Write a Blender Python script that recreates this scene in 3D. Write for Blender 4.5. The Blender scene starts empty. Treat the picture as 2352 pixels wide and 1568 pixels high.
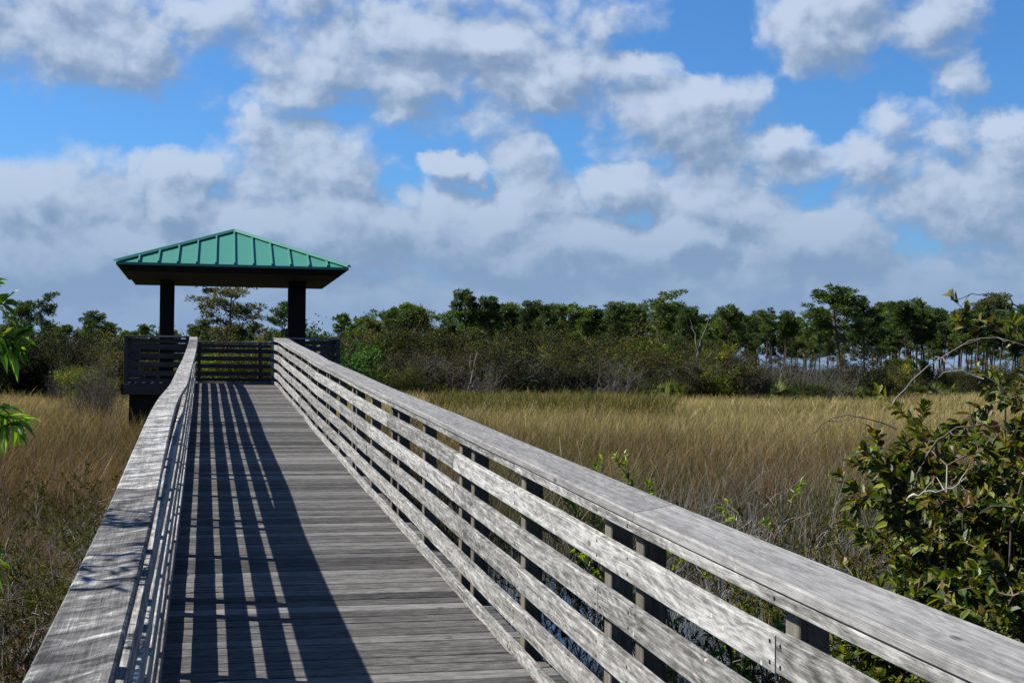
import bpy, math, random
import numpy as np
from mathutils import Vector, Matrix
C = bpy.context.scene.collection
R = math.radians
# ---------------------------------------------------------------- camera
F, CX, CY = 3117., 1176., 784.          # focal length and centre in a 2352 px wide frame
YAW, ROLL = R(12.78), R(0.5)
PITCH = math.atan((855 + 656 * math.tan(ROLL) - CY) / F)
fw = np.array([math.sin(YAW) * math.cos(PITCH), math.cos(YAW) * math.cos(PITCH), math.sin(PITCH)])
r0 = np.array([math.cos(YAW), -math.sin(YAW), 0.]); u0 = np.cross(r0, fw)
rt = r0 * math.cos(ROLL) + u0 * math.sin(ROLL); up = np.cross(rt, fw)
cam = bpy.data.objects.new('camera', bpy.data.cameras.new('camera')); C.objects.link(cam)
cam.data.sensor_width = 36; cam.data.lens = F / 2352 * 36
cam.data.clip_start = 0.05; cam.data.clip_end = 6000
cam.matrix_world = Matrix([[rt[i], up[i], -fw[i], 0] for i in range(3)] + [[0, 0, 0, 1]])
bpy.context.scene.camera = cam
def ray(x, y): return fw + rt * (x - CX) / F - up * (y - CY) / F
def at(x, depth, z=-2.0):               # ground point under image column x at a distance
    v = ray(x, 850); v = v / math.hypot(v[0], v[1]) * depth
    return (float(v[0]), float(v[1]), z)
def zat(x, y, depth):                   # height of an image point at a distance
    v = ray(x, y); return float(v[2] / math.hypot(v[0], v[1]) * depth)
# ---------------------------------------------------------------- exposure, sun, sky
vs = bpy.context.scene.view_settings
vs.view_transform = 'Standard'; vs.look = 'None'; vs.gamma = 1; vs.exposure = 1.1
SUN_AZ, SUN_EL = R(22), R(44.5)         # azimuth ahead of due left
sd = Vector((-math.cos(SUN_AZ) * math.cos(SUN_EL), math.sin(SUN_AZ) * math.cos(SUN_EL), math.sin(SUN_EL)))
sun = bpy.data.objects.new('sun', bpy.data.lights.new('sun', 'SUN')); C.objects.link(sun)
sun.data.energy = 5.0; sun.data.angle = R(0.5); sun.data.color = (1, .95, .87)
sun.rotation_euler = sd.to_track_quat('Z', 'Y').to_euler(); sun.location = (-10, 5, 20)

class NT:                                # small helper for node trees
    def __init__(s, nt): s.nt = nt
    def n(s, t, **k):
        o = s.nt.nodes.new(t)
        for a, b in k.items(): setattr(o, a, b)
        return o
    def put(s, sock, v):
        if hasattr(v, 'is_output') or isinstance(v, bpy.types.NodeSocket): s.nt.links.new(v, sock)
        elif v is not None: sock.default_value = v
    def m(s, op, a, b=None, c=None, clamp=False):
        o = s.n('ShaderNodeMath', operation=op, use_clamp=clamp)
        for i, v in enumerate((a, b, c)):
            if v is not None: s.put(o.inputs[i], v)
        return o.outputs[0]
    def comb(s, x, y, z=0.):
        o = s.n('ShaderNodeCombineXYZ')
        for i, v in enumerate((x, y, z)): s.put(o.inputs[i], v)
        return o.outputs[0]
    def noise(s, vec, scale=1., detail=4., rough=.55, dist=0., color=False, lac=2.):
        o = s.n('ShaderNodeTexNoise'); s.put(o.inputs['Vector'], vec)
        o.inputs['Scale'].default_value = scale; o.inputs['Detail'].default_value = detail
        o.inputs['Roughness'].default_value = rough; o.inputs['Distortion'].default_value = dist
        o.inputs['Lacunarity'].default_value = lac
        return o.outputs['Color' if color else 'Fac']
    def ss(s, v, a, b, lo=0., hi=1.):
        o = s.n('ShaderNodeMapRange', interpolation_type='SMOOTHSTEP'); s.put(o.inputs[0], v)
        for i, q in enumerate((a, b, lo, hi)): o.inputs[i + 1].default_value = q
        return o.outputs[0]
    def mix(s, f, a, b, blend='MIX'):
        o = s.n('ShaderNodeMix', data_type='RGBA', blend_type=blend); s.put(o.inputs[0], f)
        for i, v in ((6, a), (7, b)):
            if isinstance(v, tuple) and len(v) == 3: v = (*v, 1)
            s.put(o.inputs[i], v)
        return o.outputs[2]

world = bpy.data.worlds.new('World'); bpy.context.scene.world = world; world.use_nodes = True
wt = world.node_tree; wt.nodes.clear(); W = NT(wt)
# clouds: image-measured directions (centre, half sizes) turned into azimuth and elevation
BLOBS = [(190,70,250,130,1),(60,130,120,60,.8),(300,150,190,80,.9),(850,110,330,170,1),(1130,150,240,150,1),(1300,20,230,70,.9),
 (620,20,300,70,.8),(1220,235,90,45,.9),(700,215,150,60,.9),(1540,265,230,105,1.1),(1420,170,90,40,.7),(1660,200,110,60,.9),
 (2010,50,270,105,1),(1850,90,90,60,.6),(2190,190,60,40,.5),(60,440,150,70,.8),(230,430,140,80,.8),(410,425,75,65,1),(500,395,50,35,1),
 (680,370,170,95,1),(570,300,25,40,.7),(810,420,150,60,.8),(1048,398,60,26,.9),(938,455,28,18,.8),(1010,470,70,60,.8),(1215,420,85,85,1),(1150,490,120,55,.8),
 (1480,420,150,50,1),(1650,420,230,80,.9),(1790,305,65,45,.9),(2060,300,70,75,.8),(1970,390,150,80,.9),(2180,330,120,70,.7),(1700,330,160,70,.7),(2320,280,75,32,1),(2330,400,110,90,.9),
 (2200,440,160,60,.7),(1560,540,80,42,.9),(1880,530,130,50,.8),(120,560,220,50,.7),(760,520,230,60,.7),(1280,560,230,45,.6)]
gr = bpy.data.node_groups.new('cloud_field', 'ShaderNodeTree')
gr.interface.new_socket('u', in_out='INPUT', socket_type='NodeSocketFloat')
gr.interface.new_socket('v', in_out='INPUT', socket_type='NodeSocketFloat')
gr.interface.new_socket('d', in_out='OUTPUT', socket_type='NodeSocketFloat')
G = NT(gr); gi = G.n('NodeGroupInput'); go = G.n('NodeGroupOutput')
u, v = gi.outputs[0], gi.outputs[1]
wn = G.noise(G.comb(u, v, 3.1), 11., 7., .62, color=True)
sx = G.n('ShaderNodeSeparateColor'); G.put(sx.inputs[0], wn)
uw = G.m('ADD', u, G.m('MULTIPLY', G.m('SUBTRACT', sx.outputs[0], .5), .075))
vw = G.m('ADD', v, G.m('MULTIPLY', G.m('SUBTRACT', sx.outputs[1], .5), .055))
acc = None
for (bx, by, rx, ry, st) in BLOBS:
    q = ray(bx, by); q = q / np.linalg.norm(q)
    a0, e0 = math.atan2(q[0], q[1]), math.asin(q[2])
    dx = G.m('MULTIPLY', G.m('SUBTRACT', uw, a0), F / rx / 1.15)
    dy = G.m('MULTIPLY', G.m('SUBTRACT', vw, e0), F / ry / 1.15)
    r2 = G.m('ADD', G.m('MULTIPLY', dx, dx), G.m('MULTIPLY', dy, dy))
    g = G.m('MULTIPLY', G.m('SUBTRACT', 1., r2), st)
    acc = g if acc is None else G.m('SMOOTH_MAX', acc, g, .25)
acc = G.m('MAXIMUM', acc, -.9)
bank = G.m('MULTIPLY', G.ss(v, .165, .06), 2.0)                 # overcast belt low above the horizon
inr = G.m('MULTIPLY', G.ss(G.m('ABSOLUTE', G.m('SUBTRACT', u, .23)), .5, .75), .45)  # scattered cloud out of frame
acc = G.m('ADD', acc, G.m('ADD', bank, inr))
hi_ = G.m('SUBTRACT', G.noise(G.comb(u, G.m('MULTIPLY', v, 1.5), 0.), 17., 8., .56), .5)
lo_ = G.m('SUBTRACT', G.noise(G.comb(u, G.m('MULTIPLY', v, 2.2), 7.), 5., 3., .5), .5)
d = G.m('ADD', acc, G.m('ADD', G.m('MULTIPLY', hi_, 1.9), G.m('MULTIPLY', lo_, 1.2)))
vo = G.n('ShaderNodeTexVoronoi', feature='SMOOTH_F1', voronoi_dimensions='2D'); G.put(vo.inputs['Vector'], G.comb(uw, G.m('MULTIPLY', vw, 1.35), 0.))
vo.inputs['Scale'].default_value = 16.; vo.inputs['Detail'].default_value = 3.; vo.inputs['Roughness'].default_value = .55; vo.inputs['Smoothness'].default_value = .35
d = G.m('ADD', d, G.m('MULTIPLY', G.m('SUBTRACT', .74, vo.outputs['Distance']), 1.15))
G.put(go.inputs[0], d)
tc = W.n('ShaderNodeTexCoord'); sp = W.n('ShaderNodeSeparateXYZ'); W.put(sp.inputs[0], tc.outputs['Generated'])
U = W.m('ARCTAN2', sp.outputs[0], sp.outputs[1]); V = W.m('ARCSINE', sp.outputs[2])
def field(a, b):
    o = W.n('ShaderNodeGroup'); o.node_tree = gr; W.put(o.inputs[0], a); W.put(o.inputs[1], b); return o.outputs[0]
d0 = field(U, V); d1 = field(W.m('SUBTRACT', U, .010), W.m('ADD', V, .016))
cover = W.ss(d0, -.40, .72)
lit = W.ss(W.m('SUBTRACT', d0, W.m('MULTIPLY', d1, 1.0)), -.85, .95)
lit = W.m('MULTIPLY', lit, W.ss(V, .02, .19, .45, 1.))
sky = W.n('ShaderNodeTexSky', sky_type='NISHITA'); sky.sun_disc = False
sky.sun_elevation = SUN_EL; sky.sun_rotation = math.atan2(sd.x, sd.y)
sky.air_density = 1.1; sky.dust_density = .4; sky.ozone_density = 3.0
K = 2 ** -1.1 / .058                       # cloud colours are given as they show at this exposure
def kc(c): return tuple(x * K for x in c)
lowc = W.ss(V, .14, .02)
cloud = W.mix(lit, kc((.225, .32, .485)), kc((.56, .66, .82)))
base = W.mix(1., sky.outputs[0], (.385, .72, 1.12), 'MULTIPLY')
base = W.mix(lowc, base, kc((.22, .37, .62)))
cloud = W.mix(W.m('MULTIPLY', lowc, .75), cloud, kc((.25, .38, .59)))
col = W.mix(W.m('MULTIPLY', cover, .93), base, cloud)
bg = W.n('ShaderNodeBackground'); W.put(bg.inputs[0], col); bg.inputs[1].default_value = .058
wo = W.n('ShaderNodeOutputWorld'); wt.links.new(bg.outputs[0], wo.inputs[0])
world.cycles.sampling_method = 'MANUAL'; world.cycles.sample_map_resolution = 512

# ---------------------------------------------------------------- mesh helpers
class MB:
    def __init__(s): s.v, s.f, s.uv, s.col, s.nv, s.smooth = [], [], [], [], 0, []
    def add(s, v, f, uv=None, col=(1, 1, 1), smooth=False):
        """v (N,3) f (M,k) uv (M,k,2) col (N,3) or (3,)"""
        v = np.asarray(v, np.float32).reshape(-1, 3); f = np.asarray(f, np.int64)
        s.v.append(v); s.f.append(f + s.nv)
        s.uv.append(np.zeros((*f.shape, 2), np.float32) if uv is None else np.asarray(uv, np.float32))
        c = np.asarray(col, np.float32)
        s.col.append(np.broadcast_to(c, (len(v), 3)).copy()); s.nv += len(v)
        s.smooth.append(np.full(len(f), smooth))
    def mesh(s, name, mat):
        me = bpy.data.meshes.new(name)
        V = np.concatenate(s.v); me.vertices.add(len(V)); me.vertices.foreach_set('co', V.ravel())
        tot = np.concatenate([np.full(len(f), f.shape[1]) for f in s.f]); li = np.concatenate([f.ravel() for f in s.f])
        me.loops.add(len(li)); me.loops.foreach_set('vertex_index', li.astype(np.int32))
        me.polygons.add(len(tot)); st = np.concatenate([[0], np.cumsum(tot)[:-1]]).astype(np.int32)
        me.polygons.foreach_set('loop_start', st)
        me.polygons.foreach_set('use_smooth', np.concatenate(s.smooth))
        me.update(calc_edges=True)
        uvl = me.uv_layers.new(name='UVMap'); uvl.data.foreach_set('uv', np.concatenate([x.reshape(-1, 2) for x in s.uv]).ravel())
        a = me.attributes.new('tone', 'FLOAT_COLOR', 'POINT'); cc = np.concatenate(s.col)
        a.data.foreach_set('color', np.concatenate([cc, np.ones((len(cc), 1), np.float32)], 1).ravel())
        me.materials.append(mat); return me
    def build(s, name, mat, parent=None):
        o = bpy.data.objects.new(name, s.mesh(name, mat)); C.objects.link(o)
        if parent is not None: o.parent = parent
        return o
def empty(name, loc=(0, 0, 0), rz=0.):
    o = bpy.data.objects.new(name, None); C.objects.link(o); o.location = loc; o.rotation_euler.z = rz
    o.empty_display_size = .2; return o
def tag(o, label=None, cat=None, group=None, kind=None):
    for k, v in (('label', label), ('category', cat), ('group', group), ('kind', kind)):
        if v: o[k] = v
    return o
def copy_tree(o, parent=None):
    c = o.copy(); C.objects.link(c); c.parent = parent
    for ch in list(o.children): copy_tree(ch, c)
    return c
BF = np.array([[0, 3, 2, 1], [4, 5, 6, 7], [0, 1, 5, 4], [1, 2, 6, 5], [2, 3, 7, 6], [3, 0, 4, 7]])
def box(mb, x0, x1, y0, y1, z0, z1, rnd=0., axis=0, bev=.004):
    """chamfered box, uv runs along the given axis"""
    lo, hi = np.array([x0, y0, z0], float), np.array([x1, y1, z1], float)
    a = axis; b, c = [i for i in range(3) if i != a]
    if b > c: b, c = c, b
    e = min(bev, (hi[b] - lo[b]) * .3, (hi[c] - lo[c]) * .3)
    ring = [(lo[b] + e, lo[c]), (hi[b] - e, lo[c]), (hi[b], lo[c] + e), (hi[b], hi[c] - e), (hi[b] - e, hi[c]), (lo[b] + e, hi[c]), (lo[b], hi[c] - e), (lo[b], lo[c] + e)]
    v = np.zeros((16, 3))
    for i, (p, q) in enumerate(ring):
        for j, w in enumerate((lo[a], hi[a])): v[i + 8 * j, a] = w; v[i + 8 * j, b] = p; v[i + 8 * j, c] = q
    per = [0.]
    for i in range(8): per.append(per[-1] + math.dist(ring[i], ring[(i + 1) % 8]))
    f, uv = [], []
    flip = (a == 1)
    for i in range(8):
        j = (i + 1) % 8; q = [i, j, j + 8, i + 8]
        t = [(lo[a], per[i]), (lo[a], per[i + 1]), (hi[a], per[i + 1]), (hi[a], per[i])]
        if flip: q, t = q[::-1], t[::-1]
        f.append(q); uv.append(t)
    mb.add(v, f, uv, (rnd, rnd, rnd))
    for base, rev in ((0, not flip), (8, flip)):
        q = [base + i for i in range(8)]
        if rev: q = q[::-1]
        vv = v[q]; mb.add(vv, [list(range(8))], [[(vv[i][b], vv[i][c]) for i in range(8)]], (rnd, rnd, rnd))
def tubes(mb, paths, radii, sides=5, col=(1, 1, 1)):
    """paths (N,K,3) radii (N,K)"""
    P = np.asarray(paths, float); Rr = np.asarray(radii, float); N, K, _ = P.shape
    T = np.gradient(P, axis=1); T /= np.linalg.norm(T, axis=2, keepdims=True) + 1e-9
    ref = np.where(np.abs(T[..., 2:3]) > .9, np.array([1., 0, 0]), np.array([0, 0, 1.]))
    A = np.cross(T, ref); A /= np.linalg.norm(A, axis=2, keepdims=True) + 1e-9; B = np.cross(T, A)
    an = np.arange(sides) * 2 * math.pi / sides
    V = P[:, :, None] + Rr[:, :, None, None] * (A[:, :, None] * np.cos(an)[None, None, :, None] + B[:, :, None] * np.sin(an)[None, None, :, None])
    n, k, s = np.meshgrid(np.arange(N), np.arange(K - 1), np.arange(sides), indexing='ij')
    i0 = (n * K + k) * sides + s; i1 = (n * K + k) * sides + (s + 1) % sides
    f = np.stack([i0, i1, i1 + sides, i0 + sides], -1).reshape(-1, 4)
    L = np.concatenate([np.zeros((N, 1)), np.cumsum(np.linalg.norm(np.diff(P, axis=1), axis=2), 1)], 1)
    uu0, uu1 = L[n, k], L[n, k + 1]; vv0 = s / sides * .5; vv1 = (s + 1) / sides * .5
    uv = np.stack([np.stack([uu0, vv0], -1), np.stack([uu0, vv1], -1), np.stack([uu1, vv1], -1), np.stack([uu1, vv0], -1)], -2).reshape(-1, 4, 2)
    c = np.asarray(col, float)
    if c.ndim == 2: c = np.repeat(c, K * sides, 0)
    mb.add(V.reshape(-1, 3), f, uv, c, smooth=True)
def leaves(mb, P, D, N_, L, Wd, col, fold=.25, droop=0.):
    """blades from P along D, folded along the midrib: 6 vertices and 4 triangles-as-2-quads"""
    P, D, N_ = (np.asarray(a, float) for a in (P, D, N_)); n = len(P)
    D = D / (np.linalg.norm(D, axis=1, keepdims=True) + 1e-9)
    S = np.cross(D, N_); S /= np.linalg.norm(S, axis=1, keepdims=True) + 1e-9; Nn = np.cross(S, D)
    L = np.broadcast_to(L, n)[:, None]; Wd = np.broadcast_to(Wd, n)[:, None]
    dz = np.array([0, 0, 1.]) * L * droop; tip = P + D * L - dz
    m1 = P + D * L * .28 - dz * .08; m2 = P + D * L * .68 - dz * .45; up_ = Nn * Wd * fold
    V = np.stack([P, m1 + S * Wd * .5 + up_, m2 + S * Wd * .44 + up_, tip, m2 - S * Wd * .44 + up_, m1 - S * Wd * .5 + up_, m1, m2], 1).reshape(-1, 3)
    i = (np.arange(n) * 8)[:, None]
    f = np.concatenate([i + np.array([t_]) for t_ in ([0, 1, 6], [1, 2, 7], [1, 7, 6], [2, 3, 7], [0, 6, 5], [6, 7, 5], [5, 7, 4], [7, 3, 4])])
    c = np.asarray(col, float)
    if c.ndim == 2: c = np.repeat(c, 8, 0)
    mb.add(V, f, None, c)
def cards(mb, P, D, N_, L, Wd, col):
    """plain two-triangle kite leaves for far foliage"""
    P, D, N_ = (np.asarray(a, float) for a in (P, D, N_)); n = len(P)
    D = D / (np.linalg.norm(D, axis=1, keepdims=True) + 1e-9)
    S = np.cross(D, N_); S /= np.linalg.norm(S, axis=1, keepdims=True) + 1e-9
    L = np.broadcast_to(L, n)[:, None]; Wd = np.broadcast_to(Wd, n)[:, None]
    V = np.stack([P, P + D * L * .45 + S * Wd * .5, P + D * L, P + D * L * .45 - S * Wd * .5], 1).reshape(-1, 3)
    f = (np.arange(n) * 4)[:, None] + np.array([[0, 1, 2, 3]])
    c = np.asarray(col, float)
    if c.ndim == 2: c = np.repeat(c, 4, 0)
    mb.add(V, f, None, c)
def rdir(g, n, up=0.):
    d = g.normal(size=(n, 3)); d /= np.linalg.norm(d, axis=1, keepdims=True); d[:, 2] += up
    return d / np.linalg.norm(d, axis=1, keepdims=True)
def vary(g, n, cols, w=None, s=.18):
    cols = np.asarray(cols, float); i = g.choice(len(cols), n, p=None if w is None else np.array(w) / sum(w))
    return cols[i] * np.exp(g.normal(0, s, (n, 1))) * np.exp(g.normal(0, s * .3, (n, 3)))

# ---------------------------------------------------------------- materials
def new_mat(name):
    m = bpy.data.materials.new(name); m.use_nodes = True; m.node_tree.nodes.clear()
    T = NT(m.node_tree); b = T.n('ShaderNodeBsdfPrincipled'); o = T.n('ShaderNodeOutputMaterial')
    m.node_tree.links.new(b.outputs[0], o.inputs[0]); return m, T, b, o
def wood_mat(name, dark, mid, light, streak=.5, ripple=.3, rough=.85, bump=.4, figure=.5, blot=.4, rip_slant=4., speck=0., green=0., board=.35):
    m, T, b, o = new_mat(name)
    uvn = T.n('ShaderNodeUVMap'); s = T.n('ShaderNodeSeparateXYZ'); T.put(s.inputs[0], uvn.outputs[0])
    at_ = T.n('ShaderNodeAttribute', attribute_name='tone'); rnd = at_.outputs['Fac']
    u = T.m('ADD', s.outputs[0], T.m('MULTIPLY', rnd, 37.)); v = T.m('ADD', s.outputs[1], T.m('MULTIPLY', rnd, 11.3))
    wv = T.m('ADD', v, T.m('MULTIPLY', T.noise(T.comb(T.m('MULTIPLY', u, 1.3), T.m('MULTIPLY', v, 5.), rnd), 1., 2.), .05))
    fine = T.noise(T.comb(T.m('MULTIPLY', u, 5.), T.m('MULTIPLY', wv, 170.), rnd), 1., 6., .65)
    coarse = T.noise(T.comb(T.m('MULTIPLY', u, 1.5), T.m('MULTIPLY', wv, 42.), rnd), 1., 5., .6)
    fig = T.noise(T.comb(T.m('MULTIPLY', u, 1.5), T.m('MULTIPLY', v, 8.), rnd), 1., 2., .5, .4)
    rings = T.m('MULTIPLY_ADD', T.m('SINE', T.m('MULTIPLY', fig, 75.)), .5, .5)
    rip = T.noise(T.comb(T.m('ADD', T.m('MULTIPLY', u, 15.), T.m('MULTIPLY', v, rip_slant * 10)), T.m('MULTIPLY', v, 7.), rnd), 1., 5., .62, .6)
    bl = T.noise(T.comb(T.m('MULTIPLY', u, 10.), T.m('MULTIPLY', v, 26.), rnd), 1., 7., .76)
    t = T.m('MULTIPLY', T.m('SUBTRACT', coarse, .5), 1.5 * streak)
    t = T.m('ADD', t, T.m('MULTIPLY', T.m('SUBTRACT', fine, .5), 1.3 * streak))
    t = T.m('ADD', t, T.m('MULTIPLY', T.m('SUBTRACT', rings, .5), .42 * figure))
    t = T.m('ADD', t, T.m('MULTIPLY', T.m('SUBTRACT', rip, .5), 2.6 * ripple))
    t = T.m('ADD', t, T.m('MULTIPLY', T.m('SUBTRACT', bl, .5), 1.8 * blot))
    wn = T.n('ShaderNodeTexWhiteNoise', noise_dimensions='1D'); T.put(wn.inputs['W'], T.m('MULTIPLY', rnd, 91.7))
    t = T.m('ADD', t, T.m('MULTIPLY', T.m('SUBTRACT', wn.outputs[0], .5), board))
    t = T.m('ADD', t, .5, clamp=True)
    rp = T.n('ShaderNodeValToRGB'); T.put(rp.inputs[0], t); e = rp.color_ramp.elements
    e[0].position = 0.; e[0].color = (*dark, 1); e[1].position = 1.; e[1].color = (*light, 1)
    x = e.new(.5); x.color = (*mid, 1)
    c = rp.outputs[0]
    crack = T.ss(T.noise(T.comb(T.m('MULTIPLY', u, 2.2), T.m('MULTIPLY', wv, 95.), 4.), 1., 3., .5), .70, .76)
    c = T.mix(T.m('MULTIPLY', crack, .75), c, tuple(x * .35 for x in dark))
    kv = T.n('ShaderNodeTexVoronoi'); T.put(kv.inputs['Vector'], T.comb(T.m('MULTIPLY', u, 1.6), T.m('MULTIPLY', v, 3.2), rnd)); kv.inputs['Scale'].default_value = 2.
    c = T.mix(T.m('MULTIPLY', T.ss(kv.outputs['Distance'], .10, .05), .7), c, tuple(x * .6 for x in dark))
    if speck:
        vo = T.n('ShaderNodeTexVoronoi'); T.put(vo.inputs['Vector'], T.comb(u, v, rnd)); vo.inputs['Scale'].default_value = 9.
        sp_ = T.m('MULTIPLY', T.ss(T.m('ADD', vo.outputs['Distance'], T.m('MULTIPLY', bl, .1)), .15, .09), speck)
        c = T.mix(sp_, c, (.52, .52, .40))
    if green:
        gm = T.m('MULTIPLY', T.ss(T.noise(T.comb(T.m('MULTIPLY', u, 3.), T.m('MULTIPLY', v, 5.), 2.), 1., 4.), .55, .7), green)
        c = T.mix(gm, c, (.09, .10, .035))
    T.put(b.inputs['Base Color'], c); b.inputs['Roughness'].default_value = rough
    b.inputs['Specular IOR Level'].default_value = .25
    bp = T.n('ShaderNodeBump'); bp.inputs['Strength'].default_value = bump; bp.inputs['Distance'].default_value = .004
    T.put(bp.inputs['Height'], T.m('ADD', T.m('SUBTRACT', T.m('ADD', fine, T.m('MULTIPLY', coarse, .8)), T.m('MULTIPLY', crack, .9)), T.m('MULTIPLY', rip, 1.2 * ripple)))
    T.put(b.inputs['Normal'], bp.outputs[0]); return m
M = {}
M['slat'] = wood_mat('weathered_slat', (.040, .038, .034), (.165, .162, .152), (.37, .367, .35), 1., .34, figure=.45, blot=.8, speck=.6)
M['cap'] = wood_mat('weathered_cap', (.045, .043, .040), (.135, .132, .126), (.26, .256, .246), .7, .10, figure=.3, blot=.6, speck=.3)
M['capl'] = wood_mat('rippled_cap', (.020, .019, .018), (.115, .112, .106), (.40, .395, .375), .4, .95, bump=.8, figure=.1, blot=.5, rip_slant=1.2, speck=.2)
M['deck'] = wood_mat('deck_plank', (.006, .0055, .005), (.055, .053, .050), (.145, .141, .134), .6, .06, figure=.2, blot=.95, board=.75, bump=.5)
M['post'] = wood_mat('post_wood', (.025, .021, .017), (.085, .075, .06), (.17, .155, .13), .6, .1, figure=.2, green=.5)
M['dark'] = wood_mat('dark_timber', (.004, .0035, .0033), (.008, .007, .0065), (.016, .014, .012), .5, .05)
M['grey'] = wood_mat('grey_timber', (.024, .022, .019), (.050, .046, .041), (.082, .077, .07), .5, .1)
def metal_green():
    m, T, b, o = new_mat('green_metal')
    t = T.n('ShaderNodeTexCoord'); n = T.noise(t.outputs['Object'], 3., 5.); n2 = T.noise(t.outputs['Object'], 30., 4.)
    c = T.mix(T.m('ADD', T.m('MULTIPLY', n, .6), T.m('MULTIPLY', n2, .4)), (.028, .145, .104), (.042, .190, .138))
    T.put(b.inputs['Base Color'], c); b.inputs['Roughness'].default_value = .5; b.inputs['Specular IOR Level'].default_value = .4
    return m
M['roof'] = metal_green()
def steel():
    m, T, b, o = new_mat('nail_steel'); b.inputs['Base Color'].default_value = (.03, .027, .024, 1); b.inputs['Metallic'].default_value = .7; b.inputs['Roughness'].default_value = .5
    return m
M['nail'] = steel()
def leaf_mat(name, trans=.35, rough=.5, spec=.3, objvar=.25, tint=(1, 1, 1)):
    m, T, b, o = new_mat(name)
    a = T.n('ShaderNodeAttribute', attribute_name='tone'); oi = T.n('ShaderNodeObjectInfo')
    hs = T.n('ShaderNodeHueSaturation'); T.put(hs.inputs['Color'], a.outputs['Color'])
    T.put(hs.inputs['Value'], T.m('MULTIPLY_ADD', oi.outputs['Random'], objvar * 2, 1 - objvar))
    T.put(hs.inputs['Hue'], T.m('MULTIPLY_ADD', oi.outputs['Random'], -.03, .515))
    c = T.mix(1., hs.outputs[0], tint, 'MULTIPLY')
    T.put(b.inputs['Base Color'], c); b.inputs['Roughness'].default_value = rough; b.inputs['Specular IOR Level'].default_value = spec
    tr = T.n('ShaderNodeBsdfTranslucent'); T.put(tr.inputs[0], T.mix(1., c, (1.25, 1.35, .5), 'MULTIPLY'))
    mx = T.n('ShaderNodeMixShader'); mx.inputs[0].default_value = trans
    T.nt.links.new(b.outputs[0], mx.inputs[1]); T.nt.links.new(tr.outputs[0], mx.inputs[2]); T.nt.links.new(mx.outputs[0], o.inputs[0])
    return m
M['needle'] = leaf_mat('pine_needles', .25, .6, .2, .35, (1.45, 1.4, 1.1))
M['brush'] = leaf_mat('brush_leaves', .25, .7, .12, .42, (.74, .78, .60))
M['gloss'] = leaf_mat('glossy_leaves', .32, .5, .3, 0.)
M['willow'] = leaf_mat('willow_leaves', .5, .4, .4, 0.)
M['grass'] = leaf_mat('sedge_blades', .25, .7, .15, 0.)
def bark():
    m, T, b, o = new_mat('bark'); a = T.n('ShaderNodeAttribute', attribute_name='tone')
    uvn = T.n('ShaderNodeUVMap'); n = T.noise(uvn.outputs[0], 14., 5., .7)
    c = T.mix(T.m('MULTIPLY_ADD', n, 1.2, -.1, clamp=True), (.35, .35, .35), (1.5, 1.5, 1.5))
    T.put(b.inputs['Base Color'], T.mix(1., a.outputs['Color'], c, 'MULTIPLY')); b.inputs['Roughness'].default_value = .9
    b.inputs['Specular IOR Level'].default_value = .2; return m
M['bark'] = bark()
def ground_mat():
    m, T, b, o = new_mat('marsh_soil'); g = T.n('ShaderNodeNewGeometry')
    n = T.noise(g.outputs['Position'], .5, 8., .7); n2 = T.noise(g.outputs['Position'], 6., 6., .7)
    c = T.mix(n, (.025, .022, .012), (.10, .08, .045)); c = T.mix(n2, c, (.05, .042, .022))
    T.put(b.inputs['Base Color'], c); b.inputs['Roughness'].default_value = 1.; b.inputs['Specular IOR Level'].default_value = .1
    return m
M['ground'] = ground_mat()
def water_mat():
    m, T, b, o = new_mat('marsh_water'); b.inputs['Base Color'].default_value = (.012, .014, .013, 1); b.inputs['Roughness'].default_value = .04
    g = T.n('ShaderNodeNewGeometry'); bp = T.n('ShaderNodeBump'); bp.inputs['Strength'].default_value = .12; bp.inputs['Distance'].default_value = .02
    T.put(bp.inputs['Height'], T.noise(g.outputs['Position'], 5., 3.)); T.put(b.inputs['Normal'], bp.outputs[0]); return m
M['water'] = water_mat()

# ---------------------------------------------------------------- ground and water
def coords(a, b, n, p=2.2):
    t = np.linspace(-1, 1, n); return np.sign(t) * np.abs(t) ** p
g0 = np.random.default_rng(5)
gx = coords(0, 0, 181) * 2600 + 5; gy = coords(0, 0, 181) * 2600 + 10
XX, YY = np.meshgrid(gx, gy, indexing='ij')
ZZ = -2.0 + .05 * np.sin(XX * 1.3 + np.sin(YY * .7) * 2) * np.cos(YY * 1.1 + 1) + .04 * np.sin(XX * .31 + 2) * np.sin(YY * .27)
def wet(x, y):
    q = at(1760, 14.); w2 = at(1350, 11.)
    return np.exp(-(((x - q[0]) / 4.5) ** 2 + ((y - q[1]) / 5.) ** 2)) + .7 * np.exp(-(((x - w2[0]) / 2.5) ** 2 + ((y - w2[1]) / 4) ** 2))
ZZ -= .12 * wet(XX, YY)
far = np.hypot(XX, YY) > 30; ZZ[far] = -1.97
land = (YY < 1.0) & (np.abs(XX) < 40); ZZ[land] = -1.9
mb = MB(); n = len(gx); ii, jj = np.meshgrid(np.arange(n - 1), np.arange(n - 1), indexing='ij'); k = (ii * n + jj).ravel()
mb.add(np.stack([XX, YY, ZZ], -1).reshape(-1, 3), np.stack([k, k + n, k + n + 1, k + 1], 1), smooth=True)
tag(mb.build('ground', M['ground']), kind='structure')
mb = MB(); mb.add([(-60, -20, -2.005), (80, -20, -2.005), (80, 90, -2.005), (-60, 90, -2.005)], [[0, 1, 2, 3]])
tag(mb.build('water', M['water']), kind='structure')

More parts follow.
